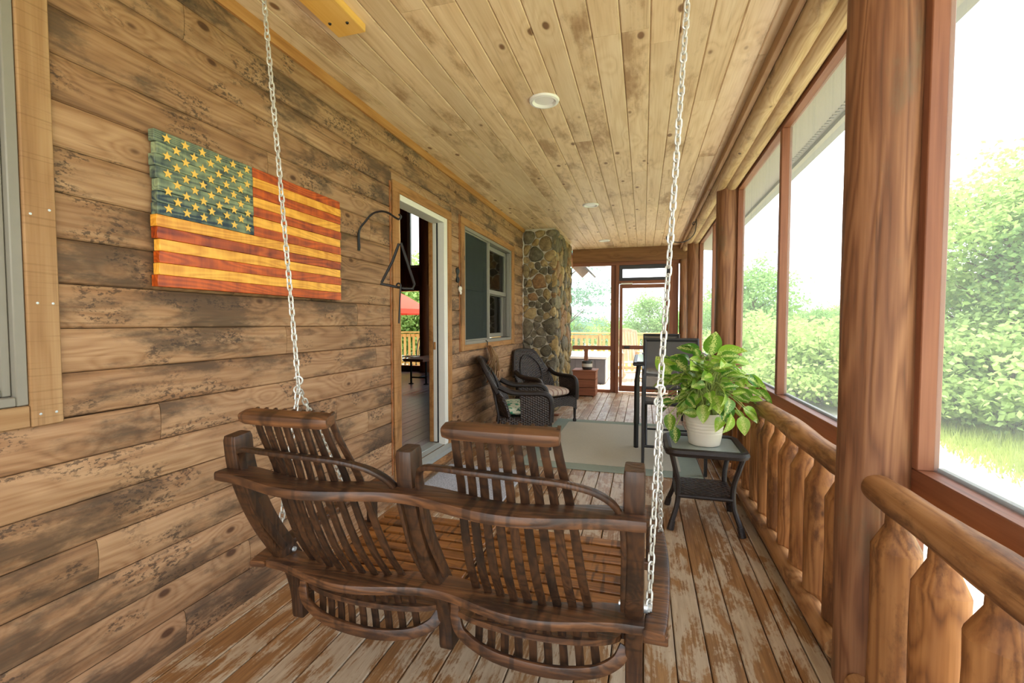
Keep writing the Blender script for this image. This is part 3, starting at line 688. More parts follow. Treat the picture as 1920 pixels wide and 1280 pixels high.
for i in range(3):
    a, b = PY[i] + 0.09, PY[i + 1] - 0.09
    t = thing('log_railing', rlab[i], 'railing', (0.755, (a + b) / 2, 0), 0, 'log railing sections of the porch')
    h = (b - a) / 2
    rail_tube(-h, h, 0.053, 0.752, i + 1).build('top_rail', M['rail'], t)
    rail_tube(-h, h, 0.048, 0.070, i + 8, -0.040).build('bottom_rail', M['rail'], t)
    nbal = 13; st = 2 * h / (nbal)
    for k in range(nbal):
        if i == 0 and k < 6: continue
        mobj('baluster', bals[(k * 3 + i) % 5], t, (0.008, -h + st * (k + 0.5), 0.0), (0, 0, R.uniform(0, 6.28)), (R.uniform(0.92, 1.08),) * 2 + (1,))
    MB().box((-0.030, -h, 0.0), (0.10, h, 0.045), 0.004).build('kick_board', M['floorfar'], t, (0.03, 0, 0.0))
# screen frames
wn = 4
PYe = PY + [8.72]
for i in range(4):
    a, b = PYe[i] + 0.075, PYe[i + 1] - 0.075
    t = struct(empty('window_%d' % wn)); wn += 1
    zb, zt = 0.745, 2.60
    board('sill_rail', (XF0, a, zb), (XF1, b, zb + 0.085), M['frame_y'], t)
    board('head_rail', (XF0, a, zt - 0.045), (XF1, b, zt + 0.02), M['frame_y'], t)
    mids = [a + 0.0, b - 0.045] + ([(a + b) / 2 - 0.022] if i < 3 else [])
    for y in mids: board('stile', (XF0, y, zb + 0.085), (XF1, y + 0.045, zt - 0.045), M['frame_z'], t)
    if i < 3:
        for y in (a, b - 0.045):
            yy = y - 0.03 if y == a else y + 0.045
            board('post_batten', (XF0 - 0.03, yy, 0.0), (XF1 - 0.01, yy + 0.03, zt), M['frame_z'], t)
        ps = [(a + 0.045, (a + b) / 2 - 0.022), ((a + b) / 2 + 0.023, b - 0.045)]
    else: ps = [(a + 0.045, b - 0.045)]
    for p, q in ps: pane('screen_pane', XF1 - 0.015, p, q, zb + 0.085, zt - 0.045, M['screen'], t, 0.0015)
    for p, q in ps: board('screen_bead', (XF1 - 0.006, p, zb + 0.085), (XF1 + 0.012, q, zb + 0.098), M['grey'], t, 0.001)
# ================================================================== far end of the porch
wb_ = struct(empty('wall_back'))
fy = Y1
board('end_beam', (-1.30, fy - 0.10, 2.44), (0.98, fy + 0.04, ZC + 0.01), M['beamx'], wb_)
board('head_rail', (-1.30, fy - 0.06, 2.375), (0.70, fy + 0.03, 2.44), M['frame_x'], wb_)
board('stud', (-0.59, fy - 0.03, 0.0), (-0.50, fy + 0.06, 2.375), M['frame_z'], wb_)
board('stud', (-0.50, fy - 0.07, 0.0), (-0.44, fy + 0.02, 2.375), M['frame_z'], wb_)
board('stud', (0.445, fy - 0.07, 0.0), (0.51, fy + 0.03, 2.375), M['frame_z'], wb_)
board('stud', (0.51, fy - 0.03, 0.0), (0.60, fy + 0.06, 2.375), M['frame_z'], wb_)
logmesh(0.075, 0.0, 2.44, 77, wob=0.003).build('corner_post', M['post'], wb_, (0.69, fy - 0.06, 0))
board('bottom_plate', (-1.30, fy - 0.06, 0.0), (-0.59, fy + 0.03, 0.05), M['frame_x'], wb_)
board('mid_rail', (-1.30, fy - 0.05, 0.80), (-0.59, fy + 0.03, 0.875), M['frame_x'], wb_)
board('lower_stile', (-1.08, fy - 0.04, 0.05), (-1.01, fy + 0.02, 0.80), M['frame_z'], wb_)
MB().box((-1.30, fy, 0.875), (-0.59, fy + 0.0015, 2.375)).build('screen_pane', M['screen'], wb_)
board('transom_rail', (-0.44, fy - 0.07, 2.03), (0.445, fy + 0.02, 2.085), M['frame_x'], wb_)
for nm, a, b in (('transom_sash', (-0.44, fy - 0.04, 2.30), (0.445, fy, 2.375)), ('transom_sash', (-0.44, fy - 0.04, 2.085), (0.445, fy, 2.145)), ('transom_sash', (-0.44, fy - 0.04, 2.145), (-0.38, fy, 2.30)), ('transom_sash', (0.385, fy - 0.04, 2.145), (0.445, fy, 2.30))):
    board(nm, a, b, M['blackmetal'], wb_)
d2 = struct(empty('door_2'))
for a, b, m_ in (((-0.43, fy - 0.045, 0.03), (-0.375, fy - 0.005, 2.02), 'frame_z'), ((0.385, fy - 0.045, 0.03), (0.44, fy - 0.005, 2.02), 'frame_z'),
                 ((-0.375, fy - 0.045, 1.95), (0.385, fy - 0.005, 2.02), 'frame_x'), ((-0.375, fy - 0.045, 0.82), (0.385, fy - 0.005, 0.89), 'frame_x'), ((-0.375, fy - 0.045, 0.03), (0.385, fy - 0.005, 0.14), 'frame_x')):
    board('door_frame', a, b, M[m_], d2)
MB().box((-0.375, fy - 0.02, 0.14), (0.385, fy - 0.0185, 1.95)).build('screen_pane', M['screen'], d2)
hb = MB().box((-0.05, -0.012, -0.02), (0.05, 0, 0.02), 0.004).tube([(-0.03, -0.012, 0), (-0.03, -0.045, 0), (0.035, -0.045, 0)], 0.007, 8); hb.build('door_handle', M['iron'], d2, (-0.29, fy - 0.045, 0.855))
MB().tube([(-0.40, 0, 0), (-0.2, 0, 0.0)], 0.014, 10).build('door_closer', M['white'], d2, (0.0, fy - 0.09, 2.03))
# ================================================================== chimney of field stones
ch = struct(MB().box((XL - 0.05, 6.62, -0.1), (-1.262, 8.09, ZC + 0.01)).build('chimney_wall', M['mortar']))
def clip(poly, px, py, nx, ny):
    out = []
    for i in range(len(poly)):
        a, b = poly[i], poly[(i + 1) % len(poly)]
        da = (a[0] - px) * nx + (a[1] - py) * ny; db = (b[0] - px) * nx + (b[1] - py) * ny
        if da <= 0: out.append(a)
        if da * db < 0:
            t = da / (da - db); out.append((a[0] + (b[0] - a[0]) * t, a[1] + (b[1] - a[1]) * t))
    return out
def stones(w_, h_, dmin, seed, place):
    rr = random.Random(seed); pts = []
    for _ in range(9000):
        p = (rr.uniform(0, w_), rr.uniform(0, h_)); d = dmin * rr.choice((0.55, 0.75, 1.0, 1.2, 1.5))
        if all((p[0] - q[0]) ** 2 + (p[1] - q[1]) ** 2 > ((d + q[2]) / 2) ** 2 for q in pts): pts.append(p + (d,))
    for i, p in enumerate(pts):
        poly = [(-0.01, 0), (w_ + 0.012, 0), (w_ + 0.012, h_), (-0.01, h_)]
        for j, q in enumerate(pts):
            if i == j: continue
            dx, dy = q[0] - p[0], q[1] - p[1]; L = math.hypot(dx, dy)
            if L > 0.6: continue
            k = (p[2] / (p[2] + q[2])) * L - 0.002
            poly = clip(poly, p[0] + dx / L * k, p[1] + dy / L * k, dx / L, dy / L)
            if not poly: break
        if len(poly) < 3: continue
        for _ in range(1 if rr.random() < 0.6 else 2):
            poly = [c for a, b in zip(poly, poly[1:] + poly[:1]) for c in ((a[0] * .75 + b[0] * .25, a[1] * .75 + b[1] * .25), (a[0] * .25 + b[0] * .75, a[1] * .25 + b[1] * .75))]
        per = [poly[int(k * len(poly) / 12)] for k in range(12)]
        c = (sum(q[0] for q in per) / 12, sum(q[1] for q in per) / 12)
        size = max(math.hypot(q[0] - c[0], q[1] - c[1]) for q in per); dep = min(0.05, size * rr.uniform(0.25, 0.48)); tx, ty = rr.uniform(-0.25, 0.25), rr.uniform(-0.25, 0.25)
        V = []; F = []
        for s, d in ((1.0, -0.03), (0.98, 0.25), (0.86, 0.72), (0.5, 1.0)):
            for q in per:
                dx, dy = (q[0] - c[0]) * s, (q[1] - c[1]) * s
                V.append((dx, dy, (d * dep if d > 0 else d) + (tx * dx + ty * dy) * (0.4 if d > 0 else 0) + (rr.uniform(-0.003, 0.003) if d > 0 else 0)))
        V.append((0, 0, dep * 1.02))
        for k in range(3):
            for m in range(12):
                n2 = (m + 1) % 12; F.append((k * 12 + m, k * 12 + n2, k * 12 + 12 + n2, k * 12 + 12 + m))
        for m in range(12): F.append((36 + m, 36 + (m + 1) % 12, 48))
        place(MB().add(V, F, True), c)
def front_face(mb, c):      # local x -> world X, local y -> Z, out -> -Y
    mb.v = [(x, -z, y) for x, y, z in mb.v]; mb.build('field_stone', M['stone'], ch, (XL + c[0] + 0.01, 6.62, c[1]))
def side_face(mb, c):       # local x -> world Y, local y -> Z, out -> +X
    mb.v = [(z, x, y) for x, y, z in mb.v]; mb.build('field_stone', M['stone'], ch, (-1.262, 6.60 + c[0], c[1]))
stones(0.475, ZC - 0.02, 0.155, 3, front_face)
stones(1.47, ZC - 0.02, 0.18, 4, side_face)
pts = [(XL + 0.004 + R.uniform(-0.006, 0.008), 6.605, 0.1 + i * 0.04) for i in range(64)]
MB().tube(pts, [0.009 * R.uniform(0.6, 1.4) for _ in pts], 6).build('caulk_bead', M['caulk'], ch)
# ================================================================== recessed lights
for (x, y), lb in (((-0.61, 2.84), 'white recessed ceiling light with a round trim, nearest the porch swing'), ((-0.61, 5.45), 'white recessed ceiling light above the rug'), ((-0.645, 7.84), 'white recessed ceiling light near the stone chimney')):
    t = thing('recessed_light', lb, 'ceiling light', (x, y, ZC), 0, 'recessed lights in the pine ceiling')
    MB().lathe([(0.060, -0.001), (0.066, -0.008), (0.074, -0.014), (0.090, -0.011), (0.096, 0.002)], 36, cap=False).build('trim_ring', M['white'], t)
    MB().lathe([(0.062, -0.0015), (0.04, -0.003), (0.02, -0.0035), (0.001, -0.004)], 32, cap=False).build('lens', M['lens'], t, (0, 0, 0.0))
    MB().lathe([(0.001, 0.0195), (0.068, 0.0195)], 24, cap=False).build('housing', M['white'], t)
# swing mounting plank on the ceiling
t = thing('ceiling_plank', 'short yellow plank screwed to the ceiling above the swing', 'plank', (-1.33, 1.2, ZC))
MB().box((-0.074, -0.9, -0.038), (0.074, 0.70, 0.0), 0.003).build('plank_body', M['mount'], t)
for sx, sy in ((-0.045, 0.60), (0.035, 0.615)):
    MB().lathe([(0.001, -0.006), (0.006, -0.005), (0.007, 0)], 10).build('screw_head', M['iron'], t, (sx, sy, -0.038))

# ================================================================== porch swing
SB = (-0.62, 1.5, 0.21); SO = tuple(-c for c in SB)
sw = thing('porch_swing', 'dark oak double porch swing of curved barrel staves hanging on two chains', 'porch swing', SB)
def swp(name, mb, mat, par=None): return mb.build(name, M[mat], par or sw, SO if par is None else (0, 0, 0))
BC = (-0.918, -0.316)
ZY = [(0.24, 1.335), (0.30, 1.332), (0.36, 1.318), (0.42, 1.302), (0.48, 1.270), (0.54, 1.228), (0.60, 1.190), (0.70, 1.143), (0.80, 1.104), (0.88, 1.080), (0.95, 1.054), (1.065, 1.012)]
ZW = [(0.24, 0.192), (0.48, 0.172), (0.80, 0.150), (1.065, 0.122)]
def rsec(a, b, c=0.3):
    """rounded rectangle section of half sizes a,b"""
    k = c * min(a, b)
    return [(a, b - k), (a - k * .3, b - k * .3), (a - k, b), (-a + k, b), (-a + k * .3, b - k * .3), (-a, b - k), (-a, -b + k), (-a + k * .3, -b + k * .3), (-a + k, -b), (a - k, -b), (a - k * .3, -b + k * .3), (a, -b + k)]
def bow(x, A=0.056):
    for c in BC:
        if abs(x - c) < 0.30: return -A * (0.5 + 0.5 * math.cos(PI * (x - c) / 0.30))
    return 0.0
for nm, yy, zz, hw in (('top_rail', 1.100, 0.836, 0.043), ('lower_rail', 1.290, 0.470, 0.047)):
    pts = [(-1.247 + 1.259 * i / 48, yy + bow(-1.247 + 1.259 * i / 48), zz) for i in range(49)]
    rs = [1.0] * 49; rs[0] = rs[-1] = 0.93
    swp(nm, MB().tube(pts, rs, sec=rsec(0.0145, hw, 0.38), up=(0, 0, 1), smooth=True), 'swing')
for x in (-1.218, -0.622, -0.016):
    pts = bez([(x, 1.120, 0.955), (x, 1.133, 0.85), (x, 1.174, 0.73), (x, 1.222, 0.63), (x, 1.270, 0.55), (x, 1.315, 0.48), (x, 1.356, 0.41), (x, 1.385, 0.31), (x, 1.392, 0.215)], 5)
    rs = [0.9] + [1.0] * (len(pts) - 2) + [0.93]
    swp('post', MB().tube(pts, rs, sec=rsec(0.025, 0.035, 0.3), up=(1, 0, 0), smooth=False), 'swing_z')
for c in BC:
    for k in range(9):
        s = (k - 4) / 4.0; pts = []
        zs = [0.245 + 0.817 * j / 22 for j in range(23)]
        for z in zs:
            wv = lerp_tab(ZW, z); pts.append((c + s * wv, lerp_tab(ZY, z) + 0.028 * s * s * (1.0 if z < 0.85 else max(0, 1 - (z - 0.85) / 0.15)), z))
        rs = [0.82 + 0.18 * min(1, (1.03 - z) / 0.4) for z in zs]
        swp('back_slat', MB().tube(pts, rs, sec=rsec(0.0128, 0.0042, 0.6), up=(1, 0, 0)), 'swing_z')
    # head bar across the slat tops, on the rear side of the slats
    d = Vector((0, 1.012 - 1.068, 1.065 - 0.88)).normalized(); n_ = Vector((0, d.z, -d.y))
    pts = [Vector((c - 0.140 + 0.280 * j / 14, 0.996 - 0.006 * math.cos((j - 7) / 7 * 1.5), 1.046)) for j in range(15)]
    hbar = swp('head_bar', MB().tube(pts, [0.8] + [1.0] * 13 + [0.8], sec=rsec(0.017, 0.024, 0.6), up=tuple(d)), 'swing')
    for k in range(9):
        s = (k - 4) / 4.0
        MB().box((-0.004, -0.010, -0.003), (0.004, 0.006, 0.003)).build('slat_notch', M['swing_z'], hbar, Vector((c + s * 0.122 + 0.014, 1.008, 1.064)), (math.atan2(-d.y, d.z), 0, 0))
    loop = bez([(c - 0.262, 1.262, 0.53), (c - 0.262, 1.155, 0.70), (c - 0.264, 1.112, 0.83), (c - 0.258, 1.092, 0.895), (c - 0.222, 1.066, 0.925), (c - 0.10, 1.040, 0.932), (c + 0.05, 1.036, 0.930), (c + 0.15, 1.046, 0.922),
                (c + 0.225, 1.064, 0.898), (c + 0.266, 1.10, 0.845), (c + 0.276, 1.13, 0.75), (c + 0.274, 1.18, 0.64), (c + 0.270, 1.272, 0.51)], 5)
    swp('bent_hoop', MB().tube(loop, 1.0, sec=rsec(0.0125, 0.007, 0.7), up=(0, 1, 0)), 'swing_z')
    hoop = bez([(c - 0.272, 1.345, 0.42), (c - 0.268, 1.352, 0.35), (c - 0.238, 1.340, 0.292), (c - 0.12, 1.308, 0.266), (c + 0.05, 1.298, 0.262), (c + 0.18, 1.318, 0.272), (c + 0.25, 1.345, 0.298), (c + 0.276, 1.365, 0.335)], 6)
    swp('bottom_hoop', MB().tube(hoop, 1.0, sec=rsec(0.0075, 0.019, 0.6), up=(0, 1, 0)), 'swing')
# seat
for half, (xa, xb) in enumerate(((-1.185, -0.632), (-0.612, -0.052))):
    for k in range(9):
        y = 1.425 + k * 0.0615; z = 0.352 + 0.022 * (k / 8.0) ** 2
        x = (xa + xb) / 2
        o = MB().box((-(xb - xa) / 2, -0.0255, -0.009), ((xb - xa) / 2, 0.0255, 0.009), 0.003).build('seat_slat', M['seat'], sw, (x - SB[0], y - SB[1], z - SB[2]))
    cx0 = (xa + xb) / 2; hw = (xb - xa) / 2
    sec = [(cx0 - hw, 1.394)] + [(cx0 + hw * math.cos(a), 1.388 - 0.085 * math.sin(a)) for a in [PI - PI * i / 16 for i in range(17)]] + [(cx0 + hw, 1.394)]
    swp('seat_back_board', MB().prism(sec[::-1], 2, 0.343, 0.361), 'swing')
for x in (-1.205, -0.622, -0.03):
    swp('seat_runner', MB().box((x - 0.016, 1.36, 0.285), (x + 0.016, 1.96, 0.342), 0.004), 'swing')
for y in (1.46, 1.90):
    swp('cross_bar', MB().box((-1.32, y - 0.02, 0.302), (0.085, y + 0.02, 0.335), 0.004), 'swing')
for s, x0 in ((1, 0.036), (-1, -1.272)):
    pts = [(x0 + s * 0.026 * math.sin(PI * (j / 20) ** 0.9), 1.235 + 0.79 * j / 20, 0.470 + 0.035 * (j / 20)) for j in range(21)]
    swp('arm_rest', MB().tube(pts, [0.9] + [1.0] * 19 + [0.9], sec=rsec(0.012, 0.031, 0.6), up=(0, 0, 1)), 'swing')
    swp('arm_post', MB().box((x0 - 0.015, 1.90, 0.33), (x0 + 0.015, 1.955, 0.492), 0.004), 'swing_z')
    bx_ = 0.016 if s > 0 else -1.252
    mb = MB().lathe([(0.0, -0.022), (0.011, -0.022), (0.011, -0.012), (0.016, -0.010), (0.016, 0.0), (0.006, 0.0), (0.006, 0.012), (0.0, 0.012)], 10)
    o = mb.build('bolt', M['bolt'], sw, (bx_ - SB[0] - (0.006 * s), 1.315 - SB[1], 0.497 - SB[2]), (0, -s * PI / 2, 0))
for x, s in ((-1.19, 1), (-0.052, -1)):
    MB().lathe([(0.0, 0.008), (0.008, 0.007), (0.009, 0.0), (0.0, 0.0)], 8).build('bolt', M['bolt'], sw, (x - SB[0], 1.315 - SB[1], 0.497 - SB[2]), (0, s * PI / 2, 0))
# chains
def link_mesh(L=0.038, W=0.0225, r=0.0031):
    a = W / 2 - r; h = L / 2 - r - a; pts = []
    for i in range(7): t = PI * i / 6; pts.append((a * math.cos(t), 0, h + a * math.sin(t)))
    for i in range(7): t = PI + PI * i / 6; pts.append((a * math.cos(t), 0, -h + a * math.sin(t)))
    me = MB().tube(pts, r, 6, closed=True, up=(0, 1, 0)).mesh('chain_link'); me.materials.append(M['chain']); return me
LK = link_mesh()
def chain_run(par, base, p0, p1, pitch=0.0247, sag=0.0, ph=0.0):
    p0, p1 = Vector(p0), Vector(p1); L = (p1 - p0).length; n = max(2, int(round(L / pitch)))
    for i in range(n + 1):
        t = i / n; p = p0.lerp(p1, t) - Vector((0, 0, sag * 4 * t * (1 - t)))
        dr = (p1 - p0).normalized(); q = dr.to_track_quat('Z', 'Y')
        from mathutils import Quaternion
        q = q @ Quaternion((0, 0, 1), ph + (PI / 2 if i % 2 else 0) + 0.25 * math.sin(i * 1.7))
        o = mobj('chain_link', LK, par, p - Vector(base)); o.rotation_mode = 'QUATERNION'; o.rotation_quaternion = q
def s_hook(par, base, p, rx):
    pts = [(0.016 * math.cos(a), 0, 0.018 + 0.016 * math.sin(a)) for a in [2.6 - 3.9 * i / 9 for i in range(10)]]
    pts += [(-0.016 * math.cos(a), 0, -0.018 - 0.016 * math.sin(a)) for a in [-1.3 + 3.9 * i / 9 for i in range(10)]]
    MB().tube(pts, 0.0036, 7).build('s_hook', M['chain'], par, Vector(p) - Vector(base), (0, 0, rx))
for top, jn, rear, front, lb in (((-1.452, 1.5, ZC - 0.04), at_y(559, 716, 1.45), (-1.256, 1.315, 0.505), (-1.318, 1.90, 0.34), 'galvanised steel chain holding the swing beside the log wall'),
                                 ((0.138, 1.5, ZC), at_y(1237, 735, 1.45), (0.024, 1.312, 0.505), (0.078, 1.90, 0.34), 'galvanised steel chain holding the swing beside the plant stand')):
    t = thing('swing_chain', lb, 'chain', top, 0, 'chains of the porch swing')
    MB().lathe([(0.0, 0.0), (0.018, 0.0), (0.018, -0.006), (0.005, -0.006), (0.005, -0.03), (0.0, -0.03)][::-1], 12).build('ceiling_hook', M['chain'], t)
    chain_run(t, top, Vector(top) - Vector((0, 0, 0.03)), jn)
    s_hook(t, top, Vector(jn) - Vector((0, 0, 0.012)), 0.4)
    chain_run(t, top, Vector(jn) - Vector((0, 0, 0.03)), rear, ph=0.5); chain_run(t, top, Vector(jn) - Vector((0, 0, 0.02)), front, ph=0.9)

# ================================================================== wooden flag on the wall
FY0, FY1, FZ0, FZ1 = 1.245, 2.288, 1.435, 2.003; FYc = 1.672
t = thing('wooden_flag', 'rustic stars and stripes flag made of stained wooden planks', 'wall art', (XL + 0.008, FY0, FZ0))
rh = (FZ1 - FZ0) / 13
def fplank(name, y0, y1, k, mat, dx):
    MB().box((0, 0, 0), (0.030 + dx, y1 - y0 - 0.0008, rh - 0.0012), 0.0015).build(name, M[mat], t, (0, y0 - FY0, k * rh))
for k in range(13):
    red = (k % 2 == 0); j0 = R.uniform(-0.007, 0.007); dx = R.uniform(-0.002, 0.003)
    if k >= 6:
        fplank('canton_plank', FY0 + j0, FYc, k, 'fblue', dx); fplank('stripe_plank', FYc, FY1 + R.uniform(-0.004, 0.004), k, 'fred' if red else 'fgold', dx)
    else: fplank('stripe_plank', FY0 + j0, FY1 + R.uniform(-0.004, 0.004), k, 'fred' if red else 'fgold', dx)
sp_ = []
for i in range(10):
    a = PI / 2 + i * PI / 5; r = 0.0185 if i % 2 == 0 else 0.0078; sp_.append((r * math.cos(a), r * math.sin(a)))
star = MB().prism(sp_, 0, 0, 0.0012).mesh('star'); star.materials.append(M['fstar'])
for r in range(9):
    nC = 6 if r % 2 == 0 else 5
    for c in range(nC):
        yy = 0.040 + (c + (0 if nC == 6 else 0.5)) * 0.0705; zz = 6 * rh + 0.026 + r * (7 * rh - 0.05) / 8
        mobj('star', star, t, (0.0332, yy, zz))
MB().box((-0.006, 0.1, 0.05), (0.0, 0.14, 0.5)).box((-0.006, 0.9, 0.05), (0.0, 0.94, 0.5)).build('back_cleat', M['dark'], t)
# ================================================================== iron bracket and triangle bell
yb = 2.515; bp = at_x(680, 465, XL + 0.01)
t = thing('iron_bracket', 'black curved iron hanger bracket fixed to the log wall', 'bracket', (XL, yb, bp.z))
def P3(u, v): return at_y(u, v, yb)
base = Vector((XL, yb, bp.z))
arc = [Vector((XL + 0.008, yb, bp.z - 0.005)), Vector((XL + 0.008, yb, P3(680, 432).z))] + [P3(*p) for p in ((686, 414), (698, 401), (714, 396), (728, 399), (740, 407), (748, 411), (752, 406), (748, 402))]
MB().tube([p - base for p in bez(arc, 5)], 0.0065, 8).build('bracket_arm', M['iron'], t)
MB().box((0, -0.012, -0.02), (0.006, 0.012, 0.09), 0.002).build('mount_plate', M['iron'], t)
ap = P3(750, 455)
t = thing('triangle_bell', 'black steel dinner triangle with hanging striker rod', 'dinner bell', ap)
tri = [P3(714, 529), P3(735, 490), P3(748, 457), P3(752, 456), P3(763, 490), P3(777, 533), P3(774, 541), P3(760, 541), P3(722, 533)]
tri = [Vector((p.x, p.y + dy, p.z)) for p, dy in zip(tri, (0.01, 0.005, 0, 0, 0, 0, 0, -0.01, -0.05))]
MB().tube([p - ap for p in tri], 0.0085, 8, smooth=True).build('triangle_rod', M['iron'], t)
c0 = P3(749, 408); MB().tube([c0 - ap, Vector((0, 0, -0.006))], 0.003, 6).build('hanging_cord', M['husk'], t)
st = P3(752, 536)
pts = [st + Vector((0.014 * math.cos(a), -0.03, 0.014 * math.sin(a))) for a in [5.2 - 5.6 * i / 9 for i in range(10)]] + [Vector((st.x, st.y - 0.03, P3(752, 606).z))]
MB().tube([p - ap for p in pts], 0.0055, 7).build('striker', M['iron'], t)
# small ornaments between door and window
p = at_x(858, 517, XL + 0.004)
t = thing('iron_ornament', 'small dark iron ornament on the logs between door and window', 'wall ornament', (XL - 0.004, p.y, p.z))
MB().lathe([(0.0, 0.0), (0.035, 0.0), (0.038, 0.012), (0.02, 0.022), (0, 0.024)], 10).build('upper_boss', M['iron'], t, (0, 0, 0.045), (0, PI / 2, 0))
MB().lathe([(0.0, 0.0), (0.03, 0.0), (0.034, 0.010), (0.018, 0.02), (0, 0.022)], 10).build('lower_boss', M['iron'], t, (0, 0.008, -0.035), (0, PI / 2, 0))
MB().box((0, -0.02, -0.05), (0.01, 0.02, 0.06), 0.003).build('plate', M['iron'], t)
p = at_x(861, 543, XL + 0.004)
t = thing('white_hook', 'small white ceramic animal-head hook on the logs beside the doorway', 'hook', (XL - 0.004, p.y, p.z))
MB().lathe([(0.0, 0.0), (0.018, 0.004), (0.026, 0.016), (0.02, 0.03), (0, 0.036)], 12).build('head', M['bone'], t, (0, 0, 0.01), (0, PI / 2, 0))
MB().tube([(0.012, 0, -0.005), (0.026, 0, -0.025), (0.022, 0, -0.045)], [0.012, 0.011, 0.008], 8).build('muzzle', M['bone'], t)
for s in (-1, 1): MB().tube([(0.012, 0, 0.02), (0.014, s * 0.03, 0.032), (0.014, s * 0.045, 0.05)], [0.005, 0.004, 0.001], 6).build('horn', M['iron'], t)
# dried husk bundle under the window
t = thing('husk_bundle', 'dried tan husk bundle hanging on the wall below the window', 'wall decoration', (XL + 0.004, 4.92, 1.09))
MB().tube([(0.0, 0, 0.015), (0.02, 0, 0.0), (0.02, 0, -0.05)], 0.006, 6).build('tie', M['iron'], t)
rh_ = random.Random(9)
for i in range(54):
    a = rh_.uniform(-0.8, 0.8); L = rh_.uniform(0.24, 0.46); o0 = rh_.uniform(0.010, 0.06)
    mb = MB().grid(lambda u, v, a=a, L=L, o0=o0: (o0 + 0.07 * math.sin(u * 2.4) + 0.006 * math.cos(v * 3), math.sin(a) * L * u + (v - 0.5) * 0.034 * math.sin(PI * min(u * 0.9 + 0.08, 1)), -0.04 - math.cos(a) * L * u), 5, 2, 0.0015)
    mb.build('husk', M['husk'] if i % 4 else M['sidingend'], t)

# ================================================================== rug and door mat
t = thing('area_rug', 'large beige woven rug with a grey-green border on the deck', 'rug', (-0.30, 5.05, 0))
MB().box((-0.80, -1.05, 0.0), (0.80, 1.05, 0.007), 0.003).build('border', M['rugb'], t)
MB().box((-0.63, -0.88, 0.007), (0.63, 0.88, 0.0095), 0.001).build('field', M['rug'], t)
t = tag(MB().box((-0.36, -0.42, 0), (0.36, 0.42, 0.012), 0.004).build('door_mat', M['mat'], None, (-1.33, 3.40, 0)), 'speckled grey mat on the deck in front of the doorway', 'mat')
# ================================================================== wicker armchairs
def wicker_chair(label, loc, rz, cushion, clabel, cgroup):
    t = thing('wicker_armchair', label, 'chair', loc, rz, 'wicker armchairs by the log wall')
    # local: faces +X
    def ztop(s): return 0.93 - 0.08 * abs(s) ** 2.2 - 0.26 * max(0, abs(s) - 0.55) ** 1.0 / 0.45
    def backp(u, v):
        s = 2 * u - 1; zt = ztop(s); z = 0.34 + (zt - 0.34) * v
        x = -0.22 - 0.30 * (z - 0.34) + 0.11 * abs(s) ** 2.4 - (0.05 * v ** 6)
        return (x, s * (0.30 + 0.02 * v), z)
    MB().grid(backp, 16, 12, 0.028).build('backrest', M['wicker'], t)
    rim = [backp(i / 24, 1.0) for i in range(25)]; MB().tube([(p[0] - 0.012, p[1], p[2]) for p in rim], 0.024, 8).build('back_rim', M['wickertube'], t)
    inner = [Vector(backp(0.5 + 0.30 * math.cos(a), 0.52 + 0.36 * math.sin(a))) + Vector((0.008, 0, 0)) for a in [2 * PI * i / 28 for i in range(28)]]
    MB().tube(inner, 0.009, 6, closed=True).build('back_braid', M['wickertube'], t)
    for s in (-1, 1):
        y = s * 0.305
        prof = [(-0.01, 0.24), (0.27, 0.24), (0.285, 0.50), (0.26, 0.56), (0.20, 0.585), (0.02, 0.585), (-0.03, 0.585)]
        MB().prism([(x, z) for x, z in prof], 1, y - 0.018, y + 0.018).build('arm_panel', M['wicker'], t)
        top = bez([(-0.24, y, 0.66), (-0.12, y, 0.605), (0.05, y, 0.592), (0.19, y, 0.590), (0.265, y, 0.560), (0.29, y, 0.48), (0.285, y, 0.30)], 5)
        MB().tube(top, 0.03, 10, sec=None).build('arm_roll', M['wickertube'], t)
    # seat and arched skirt
    MB().box((-0.24, -0.29, 0.30), (0.27, 0.29, 0.345), 0.01).build('seat_deck', M['wicker'], t)
    n = 12
    def arch(w_, u): return 0.17 + 0.07 * math.sin(PI * u) ** 0.6
    for nm, fn in (('front_skirt', lambda u, v: (0.285, -0.30 + 0.60 * u, 0.33 + (arch(0, u) - 0.33) * v)), ('side_skirt', lambda u, v: (-0.22 + 0.50 * u, -0.315, 0.33 + (arch(0, u) - 0.33) * v)), ('side_skirt', lambda u, v: (-0.22 + 0.50 * u, 0.315, 0.33 + (arch(0, u) - 0.33) * v))):
        MB().grid(fn, n, 4, 0.014).build(nm, M['wicker'], t)
    for x, y in ((0.27, 0.29), (0.27, -0.29), (-0.24, 0.27), (-0.24, -0.27)):
        dx = 0.0 if x > 0 else -0.07
        MB().tube([(x, y, 0.36), (x + dx * 0.4, y, 0.18), (x + dx, y, 0.03)], [0.022, 0.019, 0.015], 10).lathe([(0.012, 0.06), (0.024, 0.035), (0.024, 0.012), (0.014, 0.0)][::-1], 10, (x + dx, y, 0)).build('leg', M['wickertube'], t)
    for y in (-0.27, 0.27): MB().tube([(-0.24, y, 0.34), (-0.29, y, 0.60), (-0.35, y * 0.9, 0.80)], 0.014, 8).build('back_post', M['wickertube'], t)
    cz = 0.345
    c, s_ = math.cos(rz), math.sin(rz)
    def cush(u, v):
        a = 2 * PI * u; b = PI * (v - 0.5); e = 0.45
        f = lambda q, p: math.copysign(abs(q) ** p, q)
        return (0.01 + 0.255 * f(math.cos(a), e) * f(math.cos(b), 0.5) , 0.272 * f(math.sin(a), e) * f(math.cos(b), 0.5), 0.058 + 0.058 * f(math.sin(b), 0.8))
    o = MB().grid(cush, 32, 10).build('seat_cushion', M[cushion], None, (loc[0], loc[1], cz), (0, 0, rz))
    tag(o, clabel, 'cushion')
